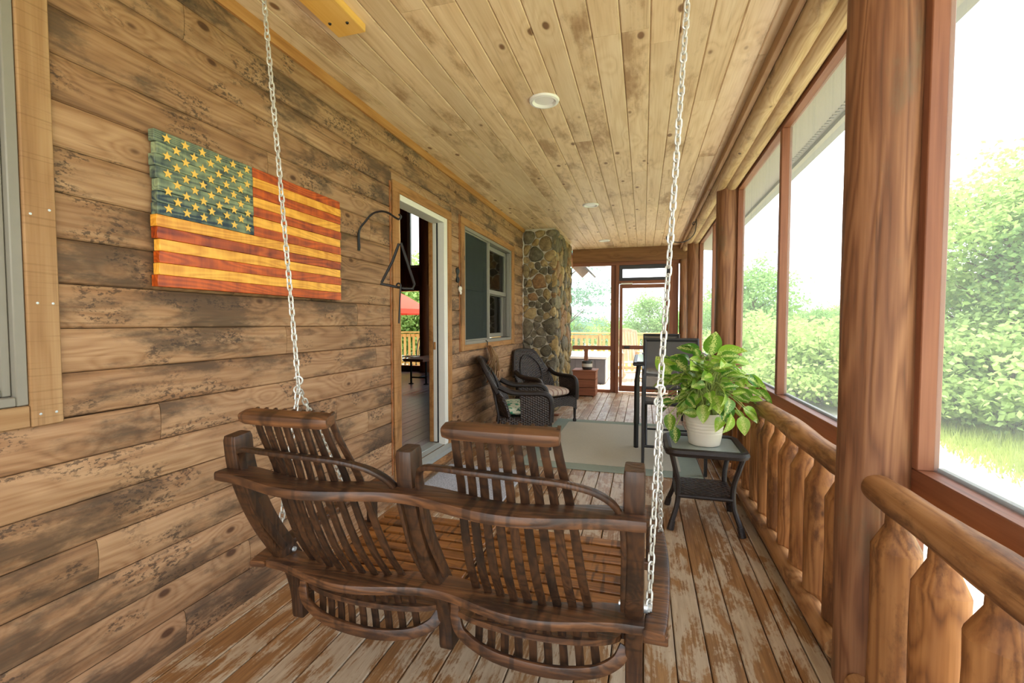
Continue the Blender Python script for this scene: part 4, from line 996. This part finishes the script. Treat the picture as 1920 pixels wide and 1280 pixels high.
wicker_chair('dark wicker armchair in front of the window, beside the log wall', (-1.25, 4.72, 0), math.radians(16), 'floral', 'green leaf-print cushion on the wicker chair by the window', None)
wicker_chair('dark wicker armchair standing against the stone chimney', (-1.25, 5.90, 0.0), math.radians(-36), 'stripes', 'pink and cream striped cushion on the wicker chair by the chimney', None)
# small wood scrap under the second chair
tag(MB().box((-0.09, -0.03, 0), (0.09, 0.03, 0.025), 0.003).build('wood_block', M['crate'], None, (-1.22, 6.30, 0)), 'short brown wood block on the deck beneath the wicker chair by the chimney', 'wood block')
# ================================================================== tall patio chairs and table
def tall_chair(label, loc, rz):
    t = thing('tall_patio_chair', label, 'chair', loc, rz, 'tall sling patio chairs')
    # local: faces -Y, width along X
    W = 0.255; m = 'blackmetal'
    for s in (-1, 1):
        x = s * W
        MB().tube(bez([(x, -0.30, 0.0), (x, -0.30, 0.5), (x, -0.30, 0.80), (x, -0.285, 0.855), (x, -0.24, 0.875), (x, -0.05, 0.872), (x, 0.20, 0.86)], 5), 1.0, sec=rsec(0.013, 0.019, 0.6), up=(1, 0, 0)).build('front_leg_and_arm', M[m], t)
        MB().tube(bez([(x, 0.38, 0.0), (x * 0.97, 0.28, 0.30), (x * 0.95, 0.20, 0.58), (x * 0.95, 0.22, 0.85), (x * 0.95, 0.30, 1.14)], 5), 1.0, sec=rsec(0.012, 0.018, 0.6), up=(1, 0, 0)).build('rear_leg', M[m], t)
        MB().tube([(x * 0.95, -0.30, 0.60), (x * 0.95, 0.21, 0.58)], 0.013, 8).build('seat_side_rail', M[m], t)
        MB().tube(bez([(x * 0.9, -0.28, 0.22), (x * 0.9, -0.18, 0.42), (x * 0.9, -0.02, 0.585)], 5), 0.011, 8).build('brace', M[m], t)
        MB().tube([(x, -0.30, 0.2), (x * 0.97, 0.315, 0.2)], 0.010, 8).build('side_stretcher', M[m], t)
    MB().tube([(-W, -0.30, 0.22), (W, -0.30, 0.22)], 0.012, 8).build('foot_rest', M[m], t)
    MB().tube([(-W, 0.30, 0.24), (W, 0.30, 0.24)], 0.010, 8).build('rear_stretcher', M[m], t)
    MB().tube([(-W * .95, -0.30, 0.60), (W * .95, -0.30, 0.60)], 0.014, 8).build('seat_front_rail', M[m], t)
    MB().tube([(-W * .95, 0.295, 1.13), (W * .95, 0.295, 1.13)], 0.018, 8).build('back_top_rail', M[m], t)
    MB().tube([(-W * .95, 0.205, 0.66), (W * .95, 0.205, 0.66)], 0.011, 8).build('back_low_rail', M[m], t)
    MB().grid(lambda u, v: (-W * .93 + 2 * W * .93 * u, 0.205 + 0.09 * v ** 1.4 + 0.02 * math.sin(PI * v), 0.66 + 0.46 * v), 4, 8, 0.003).build('back_sling', M['sling'], t)
    MB().grid(lambda u, v: (-W * .93 + 2 * W * .93 * u, -0.30 + 0.50 * v, 0.60 - 0.02 * v - 0.02 * math.sin(PI * u)), 4, 4, 0.003).build('seat_sling', M['sling'], t)
tall_chair('tall black sling patio chair turned away from the table, beside the plant', (0.262, 4.40, 0.0095), 0)
tall_chair('tall black sling patio chair at the far end of the patio table', (0.255, 6.72, 0), 0)
t = thing('patio_table', 'tall black patio table with a dark glass top', 'table', (0.27, 5.45, 0))
MB().box((-0.37, -0.62, 0.86), (0.37, 0.62, 0.90), 0.012).build('table_frame', M['blackmetal'], t)
MB().box((-0.33, -0.58, 0.9005), (0.33, 0.58, 0.906), 0.002).build('glass_top', plain('dark_table_glass', (52, 58, 66), 0.12, spec=0.6), t)
for sx in (-1, 1):
    for sy in (-1, 1):
        MB().tube([(sx * 0.33, sy * 0.58, 0.0095 if abs(sy * 0.58 - 0.65) > 0.1 else 0.0), (sx * 0.33, sy * 0.58, 0.70), (sx * 0.31, sy * 0.56, 0.86)], 0.024, 4, smooth=False).build('leg', M['blackmetal'], t)
# ================================================================== plant stand, pot and plant
TS = (0.385, 3.20, 0); th_ = 0.515
t = thing('plant_stand', 'dark wicker side table with glass top and lower shelf by the railing', 'side table', TS)
hw, hd = 0.222, 0.222
def rrect(a, b, r, n=6):
    out = []
    for cx_, cy_, a0 in ((a - r, b - r, 0), (-a + r, b - r, PI / 2), (-a + r, -b + r, PI), (a - r, -b + r, 1.5 * PI)):
        for i in range(n + 1): q = a0 + PI / 2 * i / n; out.append((cx_ + r * math.cos(q), cy_ + r * math.sin(q)))
    return out
MB().tube([(x, y, th_ - 0.018) for x, y in rrect(hw, hd, 0.05)], 0.026, 8, closed=True).build('woven_rim', M['wickertube'], t)
MB().tube([(x, y, th_ - 0.035) for x, y in rrect(hw - 0.045, hd - 0.045, 0.03)], 0.016, 8, closed=True).build('inner_rim', M['wickertube'], t)
MB().prism(rrect(hw - 0.02, hd - 0.02, 0.04), 2, th_ - 0.016, th_ - 0.010).build('glass_top', plain('frosted_table_glass', (150, 160, 156), 0.25, spec=0.6, var=0.12, scale=90), t)
for sx in (-1, 1):
    for sy in (-1, 1):
        f = lambda q, z: (sx * q, sy * q, z)
        MB().tube(bez([f(0.205, th_ - 0.03), f(0.185, 0.40), f(0.160, 0.28), f(0.165, 0.16), f(0.195, 0.06), f(0.208, 0.0)], 5), 0.016, 9).build('leg', M['wickertube'], t)
        MB().tube([f(0.196, 0.055), f(0.208, 0.0)], [0.020, 0.022], 9).build('foot', M['wickertube'], t)
MB().prism(rrect(0.165, 0.165, 0.02), 2, 0.195, 0.222).build('lower_shelf', M['wicker'], t)
MB().tube([(x, y, 0.208) for x, y in rrect(0.165, 0.165, 0.02)], 0.014, 8, closed=True).build('shelf_rim', M['wickertube'], t)
PP = Vector((0.395, 3.215, th_ - 0.010))
t = thing('plant_pot', 'cream ribbed ceramic pot on the wicker plant stand', 'pot', PP)
prof = [(0.085, 0.0), (0.095, 0.004)]
for i in range(1, 40):
    z = 0.006 + i * 0.0052; r = 0.095 + 0.033 * (z / 0.21) ** 0.9
    band = (0.07 < z < 0.16) and (i % 4 == 0); prof.append((r - (0.0022 if band else 0.0), z))
prof += [(0.130, 0.214), (0.128, 0.217), (0.122, 0.214), (0.120, 0.19)]
MB().lathe(prof, 40, cap=False).build('pot_wall', M['pot'], t)
MB().lathe([(0.001, 0.0), (0.086, 0.0)], 24, cap=False).build('pot_base', M['pot'], t)
MB().lathe([(0.121, 0.192), (0.06, 0.198), (0.001, 0.20)], 24, cap=False).build('soil', M['soil'], t)
t = thing('leafy_plant', 'bushy variegated green and yellow leafy plant in the cream pot', 'plant', PP + Vector((0, 0, 0.19)))
def leaf_mesh(L, W, curl, fold):
    mb = MB()
    def fn(u, v):
        w_ = W * (math.sin(PI * u ** 0.72) ** 0.85 if 0 < u < 1 else 0.02); s = 2 * v - 1
        return (L * u * (1 - 0.12 * curl * u), s * w_ / 2, -curl * L * 0.42 * u * u + fold * abs(s) * w_ * 0.5)
    mb.grid(fn, 8, 4); me = mb.mesh('leaf'); me.materials.append(M['leaf']); return me
LV = [leaf_mesh(0.145, 0.094, 0.5, 0.2), leaf_mesh(0.155, 0.092, 0.9, 0.25), leaf_mesh(0.125, 0.080, 0.3, 0.15), leaf_mesh(0.15, 0.085, 1.2, 0.3)]
rp_ = random.Random(17); stems = MB()
def add_leaf(tip, az, pitch, roll, k, sc, base=None):
    b = base or Vector((rp_.uniform(-0.07, 0.07), rp_.uniform(-0.07, 0.07), 0.0)); tip = Vector(tip)
    mid = b.lerp(tip, 0.55) + Vector((0, 0, 0.05 + 0.25 * max(0, 0.25 - tip.z * 0.4)))
    stems.tube(bez([b, mid, tip], 5), [0.0042] * 6 + [0.003] * 5, 5)
    o = mobj('leaf', LV[k], t, tip, (roll, -pitch, az), (sc,) * 3)
for i in range(175):
    q = i / 175; az = rp_.uniform(0, 2 * PI); el = rp_.random()
    rad = rp_.uniform(0.08, 0.27) * (1.15 if math.cos(az) > 0 else 1.0); z = 0.02 + 0.36 * el ** 0.8
    rad *= math.sqrt(max(0.15, 1 - (el * 0.85) ** 2)); z += 0.04 * rp_.uniform(-1, 1)
    if rad > 0.15: z = max(z, 0.03)
    tip = (rad * math.cos(az), rad * math.sin(az) * 0.85, z)
    pitch = math.radians(45 * el - 22 + rp_.uniform(-34, 34))
    add_leaf(tip, az + rp_.uniform(-1.1, 1.1), pitch, rp_.uniform(-1.25, 1.25), rp_.randrange(4), rp_.uniform(0.55, 0.92))
# the showy leaves that stand out in the photograph (towards the viewer and on top)
for tip, az, pt, rl, k, sc in (((0.03, -0.06, 0.40), -1.5, 75, 0.1, 0, 1.25), ((-0.13, -0.1, 0.30), 2.4, 40, -1.0, 1, 1.25), ((0.06, -0.05, 0.40), 0.2, 25, -0.9, 1, 1.2), ((-0.04, -0.05, 0.42), 2.9, 18, -0.7, 0, 1.1),
                               ((-0.22, -0.06, 0.27), 2.6, 50, -0.9, 0, 1.2), ((0.0, -0.12, 0.30), -2.4, 30, -0.3, 0, 1.1), ((0.22, 0.0, 0.26), 0.1, -10, -0.5, 1, 1.1), ((0.30, 0.02, 0.18), 0.0, -25, -0.4, 3, 1.1),
                               ((0.04, -0.17, 0.16), -1.5, -35, 0.2, 0, 1.0), ((-0.03, -0.17, 0.10), -1.7, -65, 0.1, 2, 1.0), ((0.10, -0.17, 0.12), -1.2, -70, 0.3, 3, 1.0), ((-0.22, -0.1, 0.02), -1.8, -75, 0.2, 2, 1.0), ((-0.19, -0.12, -0.06), -1.6, -80, 0.3, 2, 0.9), ((0.20, -0.12, 0.03), -1.2, -70, 0.3, 2, 1.0)):
    add_leaf(tip, az, math.radians(pt), rl, k, sc)
stems.build('stems', M['stem'], t)
# ================================================================== wall-side crate table, pot, wall bracket
t = thing('crate_table', 'brown slatted wooden crate table standing beside the stone chimney', 'crate', (-1.00, 8.28, 0))
for z0, z1 in ((0.02, 0.155), (0.165, 0.30), (0.31, 0.445)):
    MB().box((-0.20, -0.20, z0), (0.20, -0.18, z1), 0.003).build('slat', M['crate'], t); MB().box((-0.20, 0.18, z0), (0.20, 0.20, z1), 0.003).build('slat', M['crate'], t)
    MB().box((0.18, -0.18, z0), (0.20, 0.18, z1), 0.003).build('slat', M['crate'], t); MB().box((-0.20, -0.18, z0), (-0.18, 0.18, z1), 0.003).build('slat', M['crate'], t)
for sx in (-1, 1):
    for sy in (-1, 1): MB().box((sx * 0.17 - 0.012, sy * 0.17 - 0.012, 0.0), (sx * 0.17 + 0.012, sy * 0.17 + 0.012, 0.445)).build('corner_post', M['crate'], t)
MB().box((-0.215, -0.215, 0.445), (0.215, 0.215, 0.47), 0.004).build('table_top', M['crate'], t)
t = thing('glazed_planter', 'round planter with dark rim and cream glazed band on the crate table', 'pot', (-0.965, 8.24, 0.47))
MB().lathe([(0.07, 0.0), (0.088, 0.012), (0.093, 0.05)], 24).build('lower_band', M['glaze'], t)
MB().lathe([(0.093, 0.05), (0.094, 0.11)], 24, cap=False).build('cream_band', M['glaze2'], t)
MB().lathe([(0.094, 0.11), (0.092, 0.155), (0.084, 0.155), (0.082, 0.13), (0.001, 0.13)], 24, cap=False).build('dark_rim', M['glaze'], t)
t = thing('scroll_bracket', 'thin black iron scroll bracket on the eave beam', 'bracket', (0.63, 6.25, 2.60))
MB().tube(bez([(0, 0, 0.02), (0, 0, -0.06), (-0.02, 0, -0.16), (-0.09, 0, -0.235), (-0.18, 0, -0.262), (-0.28, 0, -0.25), (-0.345, 0, -0.225), (-0.355, 0, -0.185), (-0.33, 0, -0.175)], 6), 0.006, 7).build('scroll', M['iron'], t)
MB().tube(bez([(0, 0, -0.02), (-0.03, 0, -0.015), (-0.045, 0, -0.035), (-0.03, 0, -0.05), (-0.015, 0, -0.04)], 5), 0.005, 6).build('curl', M['iron'], t)
# ================================================================== bench inside the room
t = thing('slab_bench', 'rustic wooden slab bench on black pipe legs inside the room', 'bench', (-3.90, 8.12, ZI), PI / 2)
MB().prism([(-0.9, -0.19), (-0.3, -0.21), (0.3, -0.18), (0.62, -0.20), (0.64, 0.18), (0.2, 0.2), (-0.4, 0.18), (-0.9, 0.2)], 2, 0.42, 0.47).build('slab_top', M['crate'], t)
for x in (-0.7, 0.5):
    for y in (-0.15, 0.15): MB().tube([(x, y, 0.0), (x, y, 0.42)], 0.018, 8).lathe([(0.05, 0.0), (0.05, 0.008), (0.02, 0.02)], 10, (x, y, 0)).build('pipe_leg', M['iron'], t)
    MB().tube([(x, -0.15, 0.12), (x, 0.15, 0.12)], 0.014, 8).build('pipe_stretcher', M['iron'], t)
MB().tube([(-0.7, 0, 0.12), (0.5, 0, 0.12)], 0.014, 8).build('pipe_rail', M['iron'], t)

# ================================================================== outdoors
GZ = -0.62
gd = struct(MB().grid(lambda u, v: (-90 + 180 * u, -60 + 190 * v, GZ), 4, 4).build('ground', M['ground']))
dk = struct(MB().box((XB - 0.6, Y1 + 0.1, -0.3), (1.0, 12.3, -0.03)).build('deck', M['dark']))
nd = 66; wd = (1.0 - XB + 0.6) / nd
dmat = wood('pale_deck_boards', (226, 208, 186), (206, 186, 162), (168, 148, 126), 1, ring=8, knots=0.0, vary=0.12)
for i in range(nd): MB().box((0.002, 0, -0.03), (wd - 0.002, 12.3 - Y1 - 0.1, 0), 0.003).build('deck_board', dmat, dk, (XB - 0.6 + i * wd, Y1 + 0.1, 0))
# yellow deck railing along the far edge and the right edge
def deck_rail(label, ax, a, b, fixed):
    t = thing('deck_railing', label, 'railing', (a, fixed, 0) if ax == 0 else (fixed, a, 0), 0 if ax == 0 else PI / 2)
    L = b - a
    MB().box((0, -0.07, 1.02), (L, 0.07, 1.06), 0.004).build('cap_rail', M['yellow_x'], t)
    MB().box((0, -0.02, 0.90), (L, 0.02, 0.99), 0.004).build('upper_rail', M['yellow_x'], t); MB().box((0, -0.02, 0.10), (L, 0.02, 0.19), 0.004).build('lower_rail', M['yellow_x'], t)
    n = max(1, int(L / 1.8))
    for i in range(n + 1): MB().box((i * L / n - 0.045, -0.045, -0.02), (i * L / n + 0.045, 0.045, 1.02), 0.004).build('post', M['yellow_z'], t)
    bm2 = MB().box((-0.035, -0.045, 0.06), (0.035, -0.02, 0.985), 0.003).mesh('baluster'); bm2.materials.append(M['yellow_z'])
    k = int(L / 0.145)
    for i in range(1, k): mobj('baluster', bm2, t, (i * L / k, 0, 0))
deck_rail('yellow pine deck railing along the far edge of the outer deck', 0, -7.1, 0.9, 12.15)
deck_rail('yellow pine deck railing returning along the side of the outer deck', 1, 9.0, 12.08, 0.95)
# hot tub
hp = at_z(1140, 722, 0.0)
t = thing('hot_tub', 'slate grey panelled hot tub with pale cover beyond the screen', 'hot tub', (-1.62, 10.55, 0))
MB().box((-0.85, -0.72, 0.0), (0.85, 0.72, 0.54), 0.02).build('cabinet', M['slate'], t)
for i in range(8): MB().box((-0.84 + i * 0.211, -0.728, 0.03), (-0.635 + i * 0.211, -0.719, 0.52), 0.003).build('cabinet_panel', M['slate'], t)
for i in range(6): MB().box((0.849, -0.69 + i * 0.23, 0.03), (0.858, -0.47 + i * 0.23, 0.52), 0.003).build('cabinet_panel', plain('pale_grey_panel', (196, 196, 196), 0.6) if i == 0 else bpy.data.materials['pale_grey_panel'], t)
MB().box((-0.90, -0.77, 0.54), (0.90, 0.77, 0.61), 0.025).build('cover', plain('pale_grey_cover', (206, 210, 214), 0.6), t)
# rocking chair
t = thing('rocking_chair', 'weathered pale wooden rocking chair on the outer deck', 'rocking chair', (-0.27, 10.75, 0), 0.35)
for s in (-1, 1):
    MB().tube([(s * 0.25, -0.42 + 0.88 * i / 10, 0.035 + 0.16 * ((i - 5) / 5.0) ** 2) for i in range(11)], 1.0, sec=rsec(0.016, 0.02, 0.5), up=(1, 0, 0)).build('rocker', M['rocker'], t)
    MB().tube([(s * 0.25, -0.26, 0.07), (s * 0.26, -0.26, 0.62)], 0.022, 8).build('front_leg', M['rocker'], t)
    MB().tube([(s * 0.25, 0.22, 0.07), (s * 0.25, 0.24, 0.42), (s * 0.26, 0.40, 1.10)], 0.022, 8).build('rear_leg', M['rocker'], t)
    MB().box((s * 0.27 - 0.05, -0.32, 0.62), (s * 0.27 + 0.05, 0.30, 0.645), 0.008).build('arm', M['rocker'], t)
for i in range(6): MB().box((-0.26, -0.28 + i * 0.09, 0.40), (0.26, -0.20 + i * 0.09, 0.42), 0.004).build('seat_slat', M['rocker'], t)
for i in range(7):
    x = -0.21 + i * 0.07; MB().tube([(x, 0.24, 0.42), (x, 0.31, 0.75), (x, 0.39, 1.08 + 0.03 * math.cos(x * 6))], 1.0, sec=rsec(0.028, 0.008, 0.5), up=(1, 0, 0)).build('back_slat', M['rocker'], t)
MB().tube([(-0.26 + 0.52 * i / 8, 0.40, 1.08 + 0.05 * math.sin(PI * i / 8)) for i in range(9)], 1.0, sec=rsec(0.05, 0.014, 0.5), up=(0, 0, 1)).build('crest_rail', M['rocker'], t)
for y, z in ((-0.26, 0.2), (0.235, 0.25)): MB().tube([(-0.25, y, z), (0.25, y, z)], 0.014, 8).build('stretcher', M['rocker'], t)
tag(MB().box((-0.35, -0.25, 0), (0.35, 0.25, 0.01), 0.003).build('outdoor_mat', M['slate'], None, (-0.15, 9.25, 0)), 'small grey mat on the outer deck just outside the screen door', 'mat')
# red umbrella
up_ = at_y(772, 552, 11.0)
t = thing('patio_umbrella', 'open red canvas patio umbrella on the outer deck seen through the doorway', 'umbrella', (up_.x - 1.0, 11.0, 0))
zr = at_y(772, 580, 11.0).z
MB().lathe([(1.55, zr - 0.12), (1.5, zr), (0.8, zr + 0.38), (0.05, zr + 0.72)], 8, smooth=False, cap=False).build('canopy', M['red'], t)
MB().tube([(0, 0, 0.06), (0, 0, zr + 0.74)], 0.024, 10).build('pole', M['rocker'], t); MB().lathe([(0.28, 0.0), (0.28, 0.05), (0.05, 0.07)], 20).build('base', M['iron'], t)
for i in range(8):
    a = 2 * PI * i / 8; MB().tube([(1.5 * math.cos(a), 1.5 * math.sin(a), zr - 0.01), (0.05 * math.cos(a), 0.05 * math.sin(a), zr + 0.69)], 0.010, 5).build('rib', M['rocker'], t)
cp = at_y(782, 690, 10.6)
t = thing('wire_chair', 'black wrought metal patio chair with hooped back outside the room', 'chair', (cp.x - 0.1, 10.6, 0), -0.6)
MB().lathe([(0.24, 0.43), (0.25, 0.45), (0.24, 0.46), (0.001, 0.46)], 20).build('seat', M['iron'], t)
for i in range(4):
    a = PI / 4 + i * PI / 2; MB().tube([(0.2 * math.cos(a), 0.2 * math.sin(a), 0.44), (0.26 * math.cos(a), 0.26 * math.sin(a), 0.0)], 0.012, 7).build('leg', M['iron'], t)
MB().tube([(0.24 * math.cos(PI * i / 14), 0.22, 0.45 + 0.48 * math.sin(PI * i / 14)) for i in range(15)], 0.013, 7).build('back_hoop', M['iron'], t)
MB().tube([(0.13 * math.cos(PI * i / 10), 0.22, 0.45 + 0.30 * math.sin(PI * i / 10)) for i in range(11)], 0.009, 6).build('inner_hoop', M['iron'], t)
# roof corner of the house beyond the chimney
ra, rb = at_y(1060, 476, 10.2), at_y(1098, 515, 10.2)
t7 = struct(empty('trim_7'))
dr = (rb - ra).normalized(); up7 = Vector((-dr.z, 0, dr.x))
MB().tube([ra, rb], 1.0, sec=rsec(0.10, 0.03, 0.2), up=tuple(up7), smooth=False).build('rake_board', M['pine_y'], t7)
MB().tube([ra + up7 * 0.11 + Vector((0, 0.3, 0)), rb + up7 * 0.11 + dr * 0.1 + Vector((0, 0.3, 0))], 1.0, sec=rsec(0.02, 0.4, 0.2), up=tuple(up7), smooth=False).build('roof_edge', M['roof'], t7)
# ---------------- trees
def leafy(seed, H, cr, n_cl, n_lf, lsize, trunk_h, cl_r, shape='round'):
    rr = random.Random(seed); V = []; F = []; tr = MB()
    tr.tube(bez([(0, 0, 0), (0.05 * H * 0.3, 0, trunk_h * 0.5), (0, 0.03 * H * 0.3, trunk_h), (0, 0, H * 0.85)], 4), [0.03 * H * (1 - 0.9 * i / 12) + 0.01 for i in range(13)], 8)
    for c in range(n_cl):
        while True:
            x, y, z = rr.uniform(-1, 1), rr.uniform(-1, 1), rr.uniform(-1, 1); d = math.sqrt(x * x + y * y + z * z)
            if 0.35 < d < 1: break
        zc = trunk_h + (H - trunk_h) * (z * 0.5 + 0.5); k = cr
        if shape == 'pine': k = cr * (1.05 - (z * 0.5 + 0.5)); 
        C = Vector((x * k, y * k, zc))
        if rr.random() < 0.5: tr.tube([(0, 0, max(trunk_h * 0.6, zc - k * 0.5)), C], [0.012 * H * 0.4, 0.004], 4)
        for l in range(n_lf):
            g = Vector((rr.gauss(0, 1), rr.gauss(0, 1), rr.gauss(0, 0.55 if shape != 'pine' else 0.16))) * cl_r * 0.55
            if shape == 'pine': g.x *= 1.5; g.y *= 1.5
            p = C + g; u = Vector((rr.uniform(-1, 1), rr.uniform(-1, 1), rr.uniform(-0.8, 0.5))).normalized()
            w_ = u.cross(Vector((rr.uniform(-1, 1), rr.uniform(-1, 1), rr.uniform(0.2, 1)))).normalized()
            s = lsize * rr.uniform(0.6, 1.3); asp = 0.32 if shape != 'pine' else 0.12; b = len(V)
            V += [p, p + u * s * 0.5 + w_ * s * asp, p + u * s, p + u * s * 0.5 - w_ * s * asp]; F.append((b, b + 1, b + 2, b + 3))
    mb = MB(); mb.add(V, F); return mb.mesh('foliage'), tr.mesh('trunk')
protos = {'big': leafy(1, 7.5, 2.9, 150, 130, 0.16, 1.2, 0.75), 'mid': leafy(2, 5.0, 2.3, 90, 110, 0.17, 0.7, 0.7), 'pine': leafy(3, 9.0, 3.0, 64, 120, 0.24, 1.6, 0.75, 'pine'), 'bush': leafy(4, 1.9, 1.3, 46, 90, 0.13, 0.12, 0.42), 'mid2': leafy(6, 5.5, 2.0, 90, 110, 0.18, 0.6, 0.65)}
def tree(kind, x, y, s, mat, label, group=None, rz=None):
    t = thing('leafy_bush' if kind == 'bush' else ('pine_tree' if kind == 'pine' else 'leafy_tree'), label, 'bush' if kind == 'bush' else 'tree', (x, y, GZ), R.uniform(0, 6.28) if rz is None else rz, group)
    f, k = protos[kind]
    f2 = f
    if not f.materials: f.materials.append(M[mat])
    o = mobj('foliage', f2, t, (0, 0, 0), (0, 0, 0), (s,) * 3)
    o.material_slots[0].link = 'OBJECT'; o.material_slots[0].material = M[mat]; o['kind'] = 'stuff'
    if not k.materials: k.materials.append(M['bark'])
    mobj('trunk', k, t, (0, 0, 0), (0, 0, 0), (s,) * 3)
def polar(u, dist):            # ground place in the viewing direction of photo column u
    r = ray(u, 606); r.z = 0; r.normalize(); return r.x * dist, r.y * dist
x, y = polar(1905, 14.0); tree('big', x, y, 0.72, 'fol1', 'tall pale green tree beyond the lawn, past the near porch opening')
x, y = polar(1800, 16.0); tree('mid', x, y, 0.66, 'fol1', 'rounded pale green tree standing left of the tall one beyond the lawn')
x, y = polar(2060, 14.5); tree('big', x, y, 0.70, 'fol2', 'tall mid green tree at the edge of the lawn')
for i, (u, d, s) in enumerate(((1790, 12.6, 0.9), (1850, 12.2, 1.0), (1905, 11.8, 0.95), (1960, 11.9, 1.0), (1740, 13.2, 1.0))):
    x, y = polar(u, d); tree('bush', x, y, s, 'fol1', 'low bright bush along the edge of the lawn', 'bushes along the lawn')
for u, d, s, k, m in ((1380, 30, 0.85, 'mid', 'fol2'), (1412, 25, 0.90, 'mid2', 'fol2'), (1452, 30, 0.62, 'mid', 'fol1'), (1495, 34, 0.55, 'mid', 'fol1'), (1530, 29, 0.52, 'mid2', 'fol2'), (1565, 32, 0.60, 'mid', 'fol1'), (1600, 28, 0.55, 'mid', 'fol2'), (1650, 27, 0.55, 'mid2', 'fol1'), (1700, 26, 0.6, 'mid', 'fol2'), (1350, 36, 0.8, 'mid', 'fol1')):
    x, y = polar(u, d); tree(k, x, y, s, m, ('pale green' if m == 'fol1' else 'darker green') + ' leafy tree in the row behind the screened railing', 'trees behind the screened railing')
for u, d, s in ((1500, 14, 1.0), (1540, 13, 1.0), (1590, 13.5, 1.1), (1430, 16, 1.1), (1470, 15.5, 1.0), (1640, 12.5, 1.0), (1400, 18, 1.2)):
    x, y = polar(u, d); tree('bush', x, y, s, 'fol1', 'low leafy bush below the trees behind the screened railing', 'bushes behind the screened railing')
for u, d, s, k, m in ((1095, 26, 0.40, 'mid', 'fol1'), (1128, 28, 0.44, 'mid2', 'fol1'), (1160, 30, 0.40, 'mid', 'fol1'), (1217, 27, 0.66, 'mid2', 'fol2'), (1258, 30, 0.5, 'mid', 'fol2'), (1185, 34, 0.42, 'mid', 'fol2'), (1285, 32, 0.6, 'mid', 'fol2'), (1060, 26, 0.5, 'mid', 'fol2')):
    x, y = polar(u, d); tree(k, x, y, s, m, ('pale green' if m == 'fol1' else 'darker green') + ' leafy tree beyond the yellow deck railing', 'trees beyond the yellow deck railing')
x, y = polar(1066, 17.0); tree('pine', x, y, 0.70, 'fol3', 'tall blue-green pine with layered branches beyond the yellow deck railing')
for u, d, s, k in ((745, 19, 0.8, 'mid'), (775, 20, 0.8, 'mid2'), (810, 18, 0.9, 'mid'), (700, 20, 0.9, 'mid'), (850, 22, 0.9, 'mid2')):
    x, y = polar(u, d); tree(k, x, y, s, 'fol1', 'leafy green tree seen through the house doorway', 'trees seen through the doorway')
# grass blades on the visible lawn
rg_ = random.Random(31); V = []; F = []
for i in range(26000):
    u = rg_.uniform(1380, 2000); d = rg_.uniform(5.5, 13); x, y = polar(u, d)
    if x < 4.6 + rg_.uniform(-0.4, 0.4): continue
    h = rg_.uniform(0.06, 0.2); a = rg_.uniform(0, 6.28); dx, dy = math.cos(a) * 0.012, math.sin(a) * 0.012; lx, ly = rg_.uniform(-0.06, 0.06), rg_.uniform(-0.06, 0.06)
    b = len(V); V += [(x - dx, y - dy, GZ), (x + dx, y + dy, GZ), (x + lx, y + ly, GZ + h)]; F.append((b, b + 1, b + 2))
g = MB().add(V, F).build('lawn_grass', foliage('lawn_blades', (128, 150, 70), (206, 212, 128)))
tag(g, 'short yellow-green lawn grass between the gravel and the bushes', 'grass', kind='stuff')
